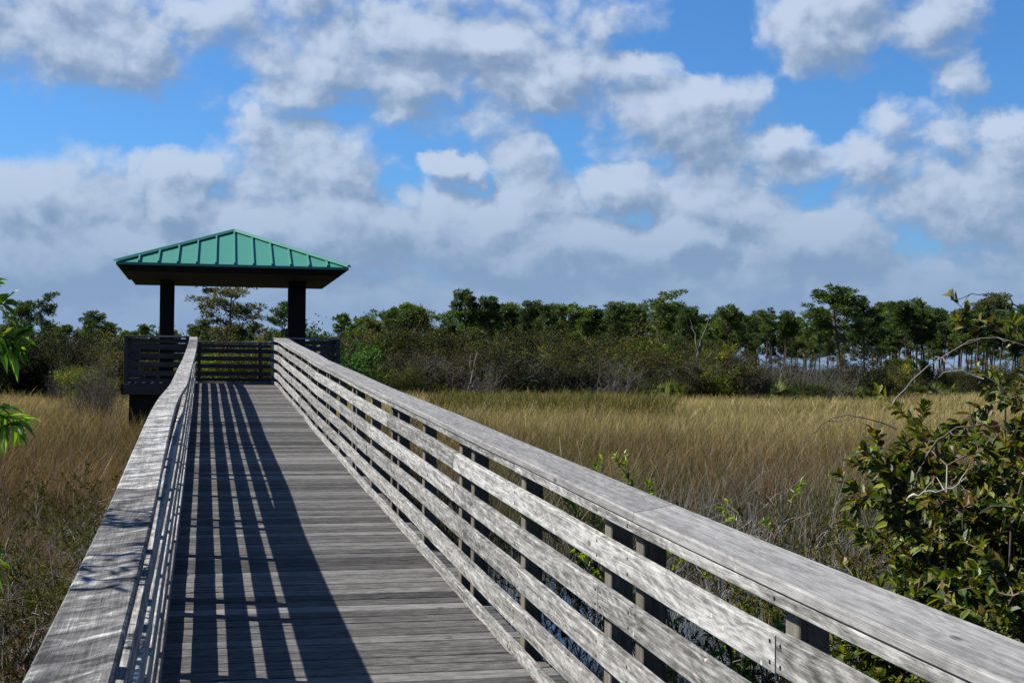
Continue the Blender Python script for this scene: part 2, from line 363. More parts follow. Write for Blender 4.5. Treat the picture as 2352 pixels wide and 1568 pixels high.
# ---------------------------------------------------------------- boardwalk
PY = [-4,0,2.6,4.3,6.1,7.5,9.3,10.3,11.5,12.8,14.2,15.4,17.2,19.1,20.9,23.4,25.6,28,29.6,30.3,40]
PZ = [-1.64,-1.62,-1.55,-1.485,-1.405,-1.345,-1.26,-1.215,-1.165,-1.108,-1.04,-.98,-.897,-.81,-.70,-.558,-.435,-.29,-.24,-.2365,-.236]
from bisect import bisect
def _spline(xs, ys):
    xs, ys = np.array(xs, float), np.array(ys, float); d = np.gradient(ys, xs)
    def f(x):
        x = np.clip(x, xs[0], xs[-1] - 1e-6); i = np.clip(np.searchsorted(xs, x, 'right') - 1, 0, len(xs) - 2)
        h = xs[i + 1] - xs[i]; t = (x - xs[i]) / h
        return (2*t**3-3*t**2+1)*ys[i] + (t**3-2*t**2+t)*h*d[i] + (-2*t**3+3*t**2)*ys[i+1] + (t**3-t**2)*h*d[i+1]
    return f
zdeck = _spline(PY, PZ)
LXs = _spline([-4,2.5,5,7.2,9.7,11,13,15,18.6,22,25,30,40], [-.155,-.155,-.16,-.177,-.187,-.18,-.145,-.138,-.13,-.118,-.116,-.14,-.14])
LSs = lambda y: np.zeros_like(np.asarray(y, float)) - .172
RXs = lambda y: 1.50 - .06 * np.clip((np.asarray(y, float) - 20) / 10.4, 0, 1)
Y_END = 30.4; H = .99
def swept(mb, y0, y1, xf, xo0, xo1, zt, zb, rnd, skew0=0., skew1=0., bev=.004, seg=.25, jx=0., jz=0., cup=0.):
    """board following the walk: cross-section xo0..xo1 (from xf) and zb..zt (above deck)"""
    K = max(2, int((y1 - y0) / seg) + 1); ys = np.linspace(y0, y1, K)
    e = bev
    ring = np.array([(xo0 + e, zb), (xo1 - e, zb), (xo1, zb + e), (xo1, zt - e), (xo1 - e, zt), ((xo0 + xo1) / 2, zt - cup), (xo0 + e, zt), (xo0, zt - e), (xo0, zb + e)])
    S = len(ring); frac = (ring[:, 0] - xo0) / max(1e-6, xo1 - xo0)
    t = (ys - y0) / (y1 - y0)
    Yv = ys[:, None] + (1 - t)[:, None] * frac[None] * skew0 + t[:, None] * frac[None] * skew1
    Xv = xf(ys)[:, None] + ring[None, :, 0] + jx; Zv = zdeck(Yv) + ring[None, :, 1] + jz
    V = np.stack([Xv, Yv, Zv], -1).reshape(-1, 3)
    per = np.concatenate([[0], np.cumsum(np.linalg.norm(np.diff(np.vstack([ring, ring[:1]]), axis=0), axis=1))])
    f, uv = [], []
    for a in range(K - 1):
        for b in range(S):
            c = (b + 1) % S
            f.append([a * S + b, a * S + S + b, a * S + S + c, a * S + c][::-1] if False else [a * S + c, a * S + S + c, a * S + S + b, a * S + b][::-1])
            uv.append([(ys[a], per[b]), (ys[a + 1], per[b]), (ys[a + 1], per[b + 1]), (ys[a], per[b + 1])])
    mb.add(V, f, uv, (rnd, rnd, rnd))
    for base, rev in ((0, False), ((K - 1) * S, True)):
        q = list(range(base, base + S)); q = q[::-1] if rev else q
        vv = V[q]; mb.add(vv, [list(range(S))], [[(p[0], p[2]) for p in vv]], (rnd, rnd, rnd))
bw = tag(empty('boardwalk', (0.69, 0, -2.0)), 'long weathered grey timber boardwalk ramping up to the green roofed pavilion', 'boardwalk')
BWP = bw.location.copy()
def under(o, root):                      # keep world coordinates while parenting to an empty
    o.parent = root; o.matrix_parent_inverse = Matrix.Translation(root.location).inverted(); return o
rg = random.Random(11)
# deck planks
mb = MB(); y = -2.0
while y < Y_END:
    w = .139; dz = rg.uniform(-.0015, .0015); z0, z1 = float(zdeck(y)), float(zdeck(y + w)); r = rg.random()
    xa, xb = float(LXs(y)) - .16 + rg.uniform(-.01, .01), 1.64 + rg.uniform(-.01, .01)
    tl = rg.uniform(-.0012, .0012)
    m2 = MB(); box(m2, xa, xb, y, y + w, -.038, 0, r, 0, .003)
    for a in m2.v: a[:, 2] += z0 + (a[:, 1] - y) / w * (z1 - z0) + dz + tl * (a[:, 0] - .7)
    for a, f_, u_, c_, s_ in zip(m2.v, m2.f, m2.uv, m2.col, m2.smooth): mb.v.append(a); mb.f.append(f_ + mb.nv - 0); mb.uv.append(u_); mb.col.append(c_); mb.smooth.append(s_)
    mb.nv += m2.nv
    y += w + rg.uniform(.008, .017)
under(mb.build('deck', M['deck']), bw)
# joists along the walk
for x0 in (-.22, .67, 1.54):
    mb = MB(); swept(mb, -2, Y_END, RXs, x0 - 1.5, x0 - 1.5 + .05, -.042, -.25, rg.random()); under(mb.build('joist', M['grey']), bw)
# posts
posts = sorted([3.35 + 3.11 * k for k in range(-1, 9)] + [4.64 + 3.11 * k for k in range(-1, 9)] + [5.03 + 3.11 * k for k in range(-1, 9)])
posts = [p for p in posts if p < 29.9] + [30.2]
for side in (0, 1):
    for i, p in enumerate(posts):
        yy = p + rg.uniform(-.015, .015); zz = float(zdeck(yy))
        x0 = float(RXs(yy)) + .0395 if side else -.172 - .0385 - .0885
        mb = MB(); box(mb, x0, x0 + .0885, yy, yy + .0885, -2.3, zz + H - .0395, rg.random(), 2)
        under(mb.build('post', M['post']), bw)
# slats: five rows and the apron under the cap
rows = [(.9505, .911)] + [(.99 - .153 - .193 * k, .99 - .259 - .193 * k) for k in range(5)]
rows[5] = (rows[5][0], .004)
rows_l = [None] + [(.99 - .183 - .178 * k, .99 - .283 - .178 * k) for k in range(5)]; rows_l[5] = (rows_l[5][0], .004)
joints_r = {0: 1.9, 1: 3.39, 2: 5.07, 3: 6.45, 4: 4.68, 5: 6.6}
for side in (0, 1):
    xf = RXs if side else LSs
    a, b = (0, .038) if side else (-.038, 0)
    for k, zz_ in enumerate(rows if side else rows_l):
        if zz_ is None: continue
        zt, zb = zz_
        y = -2.; L0 = joints_r[k] if side else posts[rg.randrange(3, 7)] + .045
        cuts = [y]; c = L0
        while c < 29.0:
            cuts.append(c); t = c + rg.choice([3.1, 4.6, 4.7, 6.2]); c = min(posts, key=lambda p: abs(p - t)) + .045
        cuts.append(Y_END if k else Y_END)
        for p, q in zip(cuts[:-1], cuts[1:]):
            mb = MB(); j = rg.uniform(0, .006) * (-1 if side else 1)
            swept(mb, p + .002, q - .002, xf, a, b, zt, zb, rg.random(), jx=j if side == 0 else j, jz=rg.uniform(-.003, .003) if k else 0)
            nn = 0
            if side and q < 12.5:
                pp = max(p, -1.9)
                for yn in [q - .03, pp + .034] + [t + .045 for t in posts if pp + .2 < t < q - .2]:
                    for zz in (zt - .025, zb + .025) if k else ((zt + zb) / 2,):
                        zq = float(zdeck(yn)) + zz; xq = 1.5 + j - .0012; an = np.arange(8) * math.pi / 4
                        mb.add([(xq, yn + .0065 * math.cos(t), zq + .0065 * math.sin(t)) for t in an], [list(range(8))]); nn += 1
            o = under(mb.build('slat', M['slat']), bw)
            if nn:
                o.data.materials.append(M['nail']); mi = np.zeros(len(o.data.polygons), np.int32); mi[-nn:] = 1; o.data.polygons.foreach_set('material_index', mi)
# caps
for side in (0, 1):
    cuts = [-2.] + ([4.60, 9.3, 14.0, 17.4, 21.8, 26.2] if side else [2.2, 5.4, 9.72, 14.4, 18.2, 22.6, 26.8]) + [Y_END]
    for p, q in zip(cuts[:-1], cuts[1:]):
        s0 = .2 if side and p > 0 else 0; s1 = .2 if side and q < 30 else 0
        mb = MB()
        if side: swept(mb, p + .0015, q - .0015, RXs, -.012, .215, H, H - .038, rg.random(), s0, s1, bev=.006, jz=rg.uniform(-.002, .002) , cup=.003)
        else: swept(mb, p + .0015, q - .0015, LXs, -.158, 0, H, H - .038, rg.random(), bev=.006, jz=rg.uniform(-.0015, .0015), cup=.003)
        under(mb.build('handrail_cap', M['cap'] if side else M['capl']), bw)

# ---------------------------------------------------------------- pavilion
pv = tag(empty('pavilion', (0.63, 32.95, -2.0)), 'dark timber open pavilion with a green metal hip roof at the boardwalk end', 'pavilion')
PX0, PX1, PYA, PYB, DZ = -1.69, 2.97, 30.42, 35.5, -.236
def pb(name, mat, *a, axis=0, bev=.004, root=pv):
    mb = MB(); box(mb, *a, rg.random(), axis, bev); return under(mb.build(name, M[mat]), root)
mb = MB(); y = PYA
while y < PYB - .05:
    box(mb, PX0 + .02, PX1 - .02, y, min(y + .139, PYB), DZ - .038, DZ, rg.random(), 0, .003); y += .1445
under(mb.build('platform_deck', M['deck']), pv)
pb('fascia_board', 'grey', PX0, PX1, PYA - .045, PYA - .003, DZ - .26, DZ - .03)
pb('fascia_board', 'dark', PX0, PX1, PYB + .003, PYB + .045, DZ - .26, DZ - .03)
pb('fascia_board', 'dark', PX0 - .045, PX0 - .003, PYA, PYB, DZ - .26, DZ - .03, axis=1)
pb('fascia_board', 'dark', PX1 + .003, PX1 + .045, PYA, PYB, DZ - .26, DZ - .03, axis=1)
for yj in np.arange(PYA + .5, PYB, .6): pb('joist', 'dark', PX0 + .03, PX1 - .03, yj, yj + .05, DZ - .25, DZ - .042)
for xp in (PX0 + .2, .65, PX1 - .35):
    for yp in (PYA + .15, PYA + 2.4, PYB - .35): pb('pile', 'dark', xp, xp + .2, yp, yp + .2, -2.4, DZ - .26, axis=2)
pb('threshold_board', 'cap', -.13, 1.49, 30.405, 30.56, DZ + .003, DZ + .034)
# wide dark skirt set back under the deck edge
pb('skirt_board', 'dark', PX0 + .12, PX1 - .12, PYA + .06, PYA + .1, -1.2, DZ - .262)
# platform railings: posts, slats, cap rails (front left, front right, back, two sides)
prow = [(.955, .87)] + [(.835 - .192 * k, .725 - .192 * k) for k in range(4)] + [(.09, .01)]
def prail(x0, x1, y0, y1, inward):
    ax = 0 if abs(x1 - x0) > abs(y1 - y0) else 1
    ln = (x1 - x0) if ax == 0 else (y1 - y0); npst = max(2, int(ln / 1.6) + 2)
    for i in range(npst):
        t = i / (npst - 1)
        if ax == 0: px = x0 + t * (ln - .09); pb('railing_post', 'grey', px, px + .0885, y0 - .0445, y0 + .044, DZ - .2, DZ + .98, axis=2)
        elif 0 < i < npst - 1: py = y0 + t * (ln - .09); pb('railing_post', 'grey', x0 - .0445, x0 + .044, py, py + .0885, DZ - .2, DZ + .98, axis=2)
    for zt, zb in prow:
        if ax == 0:
            s = y0 + (.047 if inward > 0 else -.085); pb('railing_slat', 'grey', x0 + (.002 if x0 < 1 else 0), x1, s, s + .038, DZ + zb, DZ + zt)
        else:
            s = x0 + (.047 if inward > 0 else -.085); pb('railing_slat', 'grey', s, s + .038, y0 + .1, y1 - .1, DZ + zb, DZ + zt, axis=1)
    if ax == 0: pb('cap_rail', 'cap', x0 - .02, x1 + .02, y0 - .075, y0 + .09, DZ + .983, DZ + 1.02)
    else: pb('cap_rail', 'cap', x0 - .075, x0 + .075, y0 + .095, y1 - .095, DZ + .981, DZ + 1.018, axis=1)
prail(PX0, -.30, PYA + .05, PYA + .05, 1); prail(1.66, PX1, PYA + .05, PYA + .05, 1)
prail(PX0, PX1, PYB - .05, PYB - .05, -1)
prail(PX0 + .05, PX0 + .05, PYA, PYB, 1); prail(PX1 - .05, PX1 - .05, PYA, PYB, -1)
# columns, beams, roof
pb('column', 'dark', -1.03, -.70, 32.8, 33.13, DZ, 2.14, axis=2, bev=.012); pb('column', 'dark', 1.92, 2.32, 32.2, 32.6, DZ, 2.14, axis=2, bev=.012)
EX0, EX1, EYA, EYB, EZ, AX, AY, AZ = -1.84, 3.07, 29.9, 34.9, 2.33, .65, 32.4, 3.30
mb = MB(); rngs = [(0.0, -.035), (.05, -.05), (.16, -.185)]; vv = []
for ins, dz_ in rngs: vv += [(EX0 + ins, EYA + ins, EZ + dz_), (EX1 - ins, EYA + ins, EZ + dz_), (EX1 - ins, EYB - ins * .5, EZ + dz_), (EX0 + ins, EYB - ins * .5, EZ + dz_)]
ff = [[8, 9, 10, 11]]
for k_ in (0, 4):
    for q_ in range(4): w_ = (q_ + 1) % 4; ff.append([k_ + w_, k_ + q_, k_ + q_ + 4, k_ + w_ + 4])
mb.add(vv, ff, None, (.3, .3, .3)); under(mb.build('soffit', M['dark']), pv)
corners = [(EX0, EYA), (EX1, EYA), (EX1, EYB), (EX0, EYB)]
apex = np.array([AX, AY, AZ])
for i in range(4):
    a = np.array([*corners[i], EZ]); b = np.array([*corners[(i + 1) % 4], EZ]); mb = MB()
    nrm = np.cross(b - a, apex - a); nrm /= np.linalg.norm(nrm); th = nrm * -.03
    lip = np.array([0, 0, -.035])
    mb.add([a, b, apex, a + lip, b + lip], [[0, 1, 2]]); mb.add([a, b, a + lip, b + lip], [[0, 2, 3, 1]])
    e = (b - a); Ln = np.linalg.norm(e); e /= Ln; mid = (a + b) / 2; sl = apex - mid
    for kx in range(-6, 7):
        off = kx * .4
        if abs(off) > Ln / 2 - .1: continue
        t = 1 - abs(off) / (Ln / 2); p0 = mid + e * off; p1 = p0 + sl * max(.02, t - .015)
        w = e * .016; h = nrm * .045
        q = [p0 - w, p0 + w, p0 + w + h, p0 - w + h, p1 - w, p1 + w, p1 + w + h, p1 - w + h]
        mb.add(q, [[0, 1, 2, 3][::1], [4, 7, 6, 5], [0, 4, 5, 1], [1, 5, 6, 2], [2, 6, 7, 3], [3, 7, 4, 0]])
    under(mb.build('roof_panel', M['roof']), pv)
    # eave trim
    mb = MB(); o_ = (a + b) / 2; out = np.array([e[1], -e[0], 0])
    p = [a + out * .0, b + out * .0]; q = []
    for z_, o2 in ((-.005, .012), (-.055, .012), (-.055, -.012), (-.005, -.012)):
        for s_, pt in ((-1, a), (1, b)): q.append(pt + out * o2 + np.array([0, 0, z_]) + e * s_ * .01)
    mb.add(q, [[0, 2, 3, 1], [2, 4, 5, 3], [4, 6, 7, 5], [6, 0, 1, 7], [0, 6, 4, 2], [1, 3, 5, 7]])
    under(mb.build('eave_trim', M['roof']), pv)
    # hip cap
    h0, h1 = a, apex; d_ = (h1 - h0) / np.linalg.norm(h1 - h0); s_ = np.cross(d_, [0, 0, 1.]); s_ /= np.linalg.norm(s_)
    h0 = h0 - d_ * .03; mb = MB(); q = []
    for p_ in (h0, h1):
        for sx_, dz_ in ((-.085, .015), (-.02, .065), (.02, .065), (.085, .015)): q.append(p_ + s_ * sx_ + np.array([0, 0, dz_]))
    mb.add(q, [[0, 1, 5, 4][::-1], [1, 2, 6, 5][::-1], [2, 3, 7, 6][::-1], [3, 2, 1, 0], [4, 5, 6, 7], [0, 3, 7, 4][::-1]])
    under(mb.build('hip_cap', M['roof']), pv)
exec_veg = True
# ---------------------------------------------------------------- trees and shrubs
BK_PINE = (.085, .062, .048); BK_GREY = (.085, .078, .068); BK_DARK = (.045, .038, .03)
def limb(g, p0, d, L, K=6, wob=.12, lift=.0):
    d = np.asarray(d, float); d /= np.linalg.norm(d); pts = [np.asarray(p0, float)]
    for i in range(K - 1):
        d = d + g.normal(0, wob, 3); d[2] += lift; d /= np.linalg.norm(d); pts.append(pts[-1] + d * L / (K - 1))
    return np.array(pts)
def make_pine(seed, h=13., crown=.5, width=3.2, flat=False, open_=1., tone=0):
    g = np.random.default_rng(seed); wd, fo = MB(), MB()
    tr = limb(g, (0, 0, 0), (g.normal(0, .04), g.normal(0, .04), 1), h * .97, 9, .045)
    tubes(wd, [tr], [np.linspace(.20, .035, 9) * h / 13], 7, BK_PINE)
    nb = int(34 * open_); bp, br = [], []; tips = []
    for i in range(nb):
        t = 1 - crown * (i + g.random()) / nb; p = np.array([np.interp(t, np.linspace(0, 1, 9), tr[:, j]) for j in range(3)])
        s = (1 - t) / crown                                   # 0 top, 1 bottom of crown
        prof = (.35 + .9 * math.sin(min(1, s * 1.25 + .12) * math.pi * .62)) if not flat else (.6 + .5 * (1 - s))
        L = width * prof * g.uniform(.55, 1.1); a = g.uniform(0, 2 * math.pi)
        q = limb(g, p, (math.cos(a), math.sin(a), .25 + .5 * (1 - s)), L, 6, .17, .05)
        bp.append(q); br.append(np.linspace(.05, .012, 6) * h / 13); tips.append(q[-1]); tips.append(q[4] + g.normal(0, .2, 3))
        if g.random() < .7: tips.append(q[3] + g.normal(0, .35, 3))
    tubes(wd, bp, br, 4, tuple(x * 1.1 for x in BK_PINE)); tips = np.array(tips + [tr[-1], tr[-1] - (0, 0, .4)])
    n = 95; m = len(tips)
    sz = g.uniform(.38, .85, m) * (width / 3.2) ** .5
    off = rdir(g, m * n) * (g.random((m * n, 1)) ** .45) * np.repeat(sz, n)[:, None] * np.array([1, 1, .42])
    P = np.repeat(tips, n, 0) + off; D = off / (np.linalg.norm(off, axis=1, keepdims=True) + 1e-6) + rdir(g, m * n) * .7; D[:, 2] += .25
    pal = [[(.030, .052, .014), (.050, .072, .018), (.020, .036, .012)], [(.045, .078, .014), (.062, .092, .018), (.03, .05, .012)], [(.05, .052, .022), (.065, .062, .028), (.035, .04, .016)]][tone]
    cards(fo, P, D, rdir(g, m * n), g.uniform(.25, .50, m * n), g.uniform(.07, .15, m * n), vary(g, m * n, pal, s=.2))
    return wd, fo
def make_bush(seed, h=4., w=2.6, n=7600, pal=((.04, .05, .015),), bare=.3, stems=9, lf=(.07, .15), bark=BK_GREY, asym=0.):
    g = np.random.default_rng(seed); wd, fo = MB(), MB(); cl = []; P_, R_ = [], []
    for i in range(stems):
        a = g.uniform(0, 6.28); b = np.array([math.cos(a), math.sin(a), 0]) * g.uniform(0, w * .3)
        q = limb(g, b, (math.cos(a) * .45 + asym, math.sin(a) * .45, 1), h * g.uniform(.6, .95), 8, .16)
        P_.append(q); R_.append(np.linspace(.055, .012, 8) * h / 4)
        for k in range(3, 8):
            for _ in range(2):
                a2 = g.uniform(0, 6.28); q2 = limb(g, q[k - 1], (math.cos(a2), math.sin(a2), g.uniform(-.1, .9)), w * g.uniform(.25, .55), 8, .2)
                P_.append(q2); R_.append(np.linspace(.02, .006, 8) * h / 4); cl += [q2[-1], q2[4]]
    tubes(wd, P_, R_, 4, vary(g, len(P_), [bark, tuple(x * .6 for x in bark)], s=.25))
    cl = np.array(cl); keep = g.random(len(cl)) > bare * (1.3 - cl[:, 2] / h); cl = cl[keep]
    i = g.integers(0, len(cl), n); rad = g.uniform(.3, .75, len(cl)) * w / 2.6
    off = rdir(g, n) * (g.random((n, 1)) ** .5) * rad[i][:, None] * np.array([1, 1, .75])
    tintc = vary(g, len(cl), pal, s=.42)
    col = tintc[i] * np.exp(g.normal(0, .18, (n, 1)))
    cards(fo, cl[i] + off, rdir(g, n, .3), rdir(g, n), g.uniform(*lf, n), g.uniform(lf[0] * .5, lf[1] * .55, n), col)
    return wd, fo
def make_twigs(seed, h=3.5, w=2.2, n=420, bark=BK_GREY, r=.012):
    g = np.random.default_rng(seed); wd = MB(); P_, R_ = [], []
    for i in range(n // 6):
        a = g.uniform(0, 6.28); b = np.array([math.cos(a), math.sin(a), 0]) * g.uniform(0, w * .45)
        q = limb(g, b, (g.normal(0, .3), g.normal(0, .3), 1), h * g.uniform(.5, 1), 7, .17); P_.append(q); R_.append(np.linspace(r, r * .4, 7))
        for k in range(5):
            p = q[g.integers(2, 7)]; q2 = limb(g, p, (g.normal(0, .7), g.normal(0, .7), g.uniform(.1, 1)), h * g.uniform(.15, .35), 7, .25); P_.append(q2); R_.append(np.linspace(r * .5, r * .2, 7))
    tubes(wd, P_, R_, 3, vary(g, len(P_), [bark, tuple(x * .55 for x in bark), (.10, .08, .06)], s=.3))
    return wd
def clear_walk(mb, bx, by, x0=-.36, x1=1.80):
    """leave out foliage that would stand on the walk itself"""
    V = np.concatenate(mb.v); X, Y = V[:, 0] + bx, V[:, 1] + by; bad = (X > x0) & (X < x1) & (Y < 30.5)
    for i in range(len(mb.f)):
        k = ~bad[mb.f[i]].any(1); mb.f[i] = mb.f[i][k]; mb.uv[i] = mb.uv[i][k]; mb.smooth[i] = mb.smooth[i][k]
    idx = [i for i in range(len(mb.f))]; return mb
def thing(name, label, cat, parts, loc=(0, 0, 0), group=None):
    root = tag(empty(name, loc), label, cat, group)
    for nm, mb, mat in parts:
        if loc[1] < 14: clear_walk(mb, loc[0], loc[1])
        if mb.nv: o = mb.build(nm, M[mat]); o.parent = root
    return root
ZG = -1.98
PAL_DK = [(.030, .034, .012), (.045, .045, .016), (.022, .028, .012)]
PAL_OL = [(.075, .074, .014), (.058, .062, .014), (.10, .082, .014)]
PAL_BR = [(.046, .038, .021), (.040, .036, .022), (.056, .044, .022)]
PAL_YG = [(.12, .14, .014), (.09, .115, .014), (.14, .13, .02)]
PAL_GN = [(.055, .13, .014), (.040, .095, .012), (.075, .15, .02)]
pines = [make_pine(1, 13, .36, 2.1, open_=.8), make_pine(2, 13, .46, 2.5), make_pine(3, 13, .30, 1.8, open_=.75), make_pine(4, 13, .5, 3.0, tone=1), make_pine(5, 13, .40, 3.0, True, .55), make_pine(6, 13, .36, 2.0, tone=1, open_=.8), make_pine(7, 13, .5, 2.3, tone=2, open_=.7), make_pine(8, 13, .26, 2.1, True, .4), make_pine(9, 13, .55, 2.7), make_pine(10, 13, .42, 1.7, open_=.7), make_pine(12, 13, .33, 2.3, open_=.65), make_pine(21, 13, .42, 4.3, True, .62, tone=2)]
PM = [(wd.mesh('trunk', M['bark']), fo.mesh('crown', M['needle'])) for wd, fo in pines]
mids = [make_bush(41, 8, 5.2, 30000, PAL_DK, .1, 8, (.09, .17)), make_bush(42, 8, 5., 27000, PAL_DK + PAL_OL, .15, 8, (.09, .17)), make_bush(43, 8, 4.6, 24000, PAL_OL, .15, 8, (.09, .17)), make_bush(44, 8, 4.8, 18000, PAL_BR + PAL_DK, .35, 10, (.09, .17))]
MM = [(wd.mesh('trunk', M['bark']), fo.mesh('crown', M['brush'])) for wd, fo in mids]
bushes = [make_bush(21, 4, 2.8, 13000, PAL_DK, .25), make_bush(22, 4, 3.0, 12000, PAL_OL, .3), make_bush(23, 4, 2.6, 7000, PAL_BR, .6, 16), make_bush(24, 4, 3.0, 7600, PAL_YG, .2, 8, (.08, .16)), make_bush(25, 4, 2.6, 2200, [(.06, .06, .05), (.05, .045, .035)], .75, 16, bark=(.12, .11, .10)), make_bush(26, 4, 3.2, 15000, PAL_DK + PAL_OL, .2, 7), make_bush(27, 4, 2.8, 5600, PAL_GN, .1, 8, (.09, .18)), make_bush(28, 4, 2.4, 9000, PAL_BR + PAL_OL, .4, 11)]
BM = [(wd.mesh('stems', M['bark']), fo.mesh('foliage', M['brush'])) for wd, fo in bushes]
rp = random.Random(4)
def put(kind, meshes, H0, px, top, depth, label, cat, group=None, wide=1., names=('trunk', 'crown')):
    base = at(px, depth, ZG); hgt = zat(px, top, depth) - ZG; s = hgt / H0
    root = tag(empty(kind, base, rp.uniform(0, 6.28)), label, cat, group)
    for nm, me in zip(names, meshes):
        o = bpy.data.objects.new(nm, me); C.objects.link(o); o.parent = root
    root.scale = (s * wide, s * wide, s); return root
# named pines: (x, top y, distance, variant, width, label)
NP = [(20, 700, 150, 1, 1., 'hazy open crowned pine at the far left edge of the wood'),
 (95, 690, 125, 4, .8, 'thin pine with two flat tufts standing above the left wood'),
 (205, 722, 120, 1, .9, 'rounded pine rising over the dark wood left of the pavilion'),
 (470, 742, 110, 8, .9, 'low dark pine between the pavilion columns, beside the left column'),
 (552, 654, 82, 11, 1.25, 'large open pine with spreading boughs framed between the pavilion columns'),
 (645, 702, 95, 8, .9, 'dense dark pine half hidden by the right pavilion column'),
 (870, 738, 125, 6, 1., 'greyish pine at the left end of the wood right of the pavilion'),
 (1078, 674, 122, 2, .9, 'tall pine with a double top standing highest right of the pavilion'),
 (1128, 692, 122, 0, .9, 'dark pine just right of the tall double topped pine'),
 (1195, 700, 130, 1, .9, 'open pine left of the dense rounded pine in the middle wood'),
 (1245, 708, 118, 8, .8, 'dense rounded bottle green pine in the middle wood'),
 (1395, 702, 125, 1, 1., 'broad pine with a lumpy crown left of the flat topped pine'),
 (1440, 705, 130, 0, 1.1, 'dark pine merged with the broad lumpy pine to its left'),
 (1510, 686, 122, 4, 1., 'flat topped pine leaning a bough over the middle wood'),
 (1560, 714, 118, 1, .85, 'dark domed pine left of the bare snag'),
 (1665, 712, 125, 1, .9, 'domed pine right of the bare snag'),
 (1862, 716, 140, 3, .8, 'pine just left of the tallest right hand pine'),
 (1938, 673, 118, 1, 1.35, 'tallest pine of the right wood with forked pale limbs'),
 (1990, 698, 125, 8, 1., 'dark pine pressed against the right side of the tallest pine'),
 (2265, 680, 175, 2, 1.2, 'faint grey pine poking above the right wood under the arching twig'),
 (2240, 694, 170, 6, .9, 'pine beside the faint grey pine at the right')]
for x, t, d, k, w, lab in NP: put('pine_tree', PM[k], 13, x, t, d, lab, 'pine', None, w)
for x, t in [(820, 757), (1310, 732), (1340, 728), (1360, 722), (1470, 728), (1610, 742), (1595, 745)]:
    put('pine_tree', PM[rp.choice([0, 1, 3, 5, 8])], 13, x, t, 140 + rp.uniform(-12, 20), 'dark round topped pine filling the wood between the pavilion and the bare snag', 'pine', 'pines of the middle wood', rp.uniform(.85, 1.1))
for x in list(range(1650, 1900, 11)):
    put('pine_tree', PM[rp.choice([0, 2, 5, 7, 9, 10])], 13, x + rp.uniform(-12, 12), 738 + rp.uniform(-20, 26), 155 + rp.uniform(-15, 25), 'slender pine on a bare trunk in the row left of the tallest pine', 'pine', 'slender pines left of the tallest pine', rp.uniform(.8, 1.))
for x in list(range(2005, 2380, 8)):
    put('pine_tree', PM[rp.choice([0, 2, 5, 9, 10, 1])], 13, x + rp.uniform(-12, 12), 718 + rp.uniform(-22, 32), 155 + rp.uniform(-10, 35), 'slender pine on a bare trunk in the stand right of the tallest pine', 'pine', 'slender pines right of the tallest pine', rp.uniform(.9, 1.15))
for x in list(range(720, 2400, 30)):
    put('pine_tree', PM[rp.choice([0, 1, 2, 5, 6, 9, 10])], 13, x + rp.uniform(-10, 10), 770 + rp.uniform(-14, 14), 220 + rp.uniform(-20, 30), 'distant dim pine deep behind the wood right of the pavilion', 'pine', 'distant pines deep in the right wood', rp.uniform(.9, 1.2))
for x in list(range(-10, 700, 26)):
    put('pine_tree', PM[rp.choice([0, 1, 2, 5, 6, 9, 10])], 13, x + rp.uniform(-8, 8), 757 + rp.uniform(-14, 12), 160 + rp.uniform(-20, 30), 'round topped pine in the wood behind and left of the pavilion', 'pine', 'pines behind and left of the pavilion', rp.uniform(.9, 1.2))
BN = ('stems', 'foliage')
def bush(x, top, d, k, label, group=None, wide=1., name='shrub', cat='shrub'): return put(name, BM[k], 4, x, top, d, label, cat, group, wide, BN)
bush(745, 712, 75, 6, 'bright green broad leaved tree beside the right pavilion column', None, .95, 'broadleaf_tree', 'tree')
bush(940, 716, 100, 5, 'dark vine draped tree at the left end of the right wood', None, .8, 'broadleaf_tree', 'tree')
bush(1000, 742, 105, 0, 'dark rounded tree right of the vine draped tree', None, .9, 'broadleaf_tree', 'tree')
bush(1480, 745, 98, 3, 'yellow green tree with pale limbs below the flat topped pine', None, .8, 'broadleaf_tree', 'tree')
bush(1420, 815, 88, 3, 'yellow green shrub glowing low in the middle wood', None, .9)
bush(1665, 765, 105, 3, 'bright olive tree below the domed pine right of the snag', None, .8, 'broadleaf_tree', 'tree')
bush(1160, 800, 90, 1, 'small olive topped shrub in front of the middle wood', None, .8)
bush(2040, 815, 92, 1, 'olive shrub at the right end of the thicket', None, .8)
bush(200, 815, 60, 3, 'yellow green shrub left of the pavilion platform', None, .9)
bush(545, 735, 80, 7, 'pale brownish leafy tree under the large pine framed by the columns', None, .9, 'broadleaf_tree', 'tree')
bush(490, 770, 62, 3, 'olive leafed shrub seen between the pavilion columns, left part', None, .9)
bush(590, 775, 62, 7, 'brown leafed shrub seen between the pavilion columns, right part', None, .9)
for i, x in enumerate(range(700, 2015, 25)):
    k = rp.choice([0, 1, 0, 4, 5, 7, 2, 0, 3, 5, 1]); bush(x + rp.uniform(-9, 9), 812 + rp.uniform(-42, 36) + (30 if x > 1650 else 0), 87 + rp.uniform(-3, 8), k,
      'tangled grey brown shrub in the thicket along the far side of the sedge', 'thicket shrubs right of the pavilion', rp.uniform(.95, 1.25))
for i, x in enumerate(range(790, 1660, 31)):
    put('broadleaf_tree', MM[rp.choice([0, 1, 2, 3, 0, 1])], 8, x + rp.uniform(-9, 9), 768 + rp.uniform(-34, 30), 108 + rp.uniform(-4, 10), 'leafy dark tree of middling height between thicket and pines', 'tree', 'middling trees behind the thicket', rp.uniform(.85, 1.15))
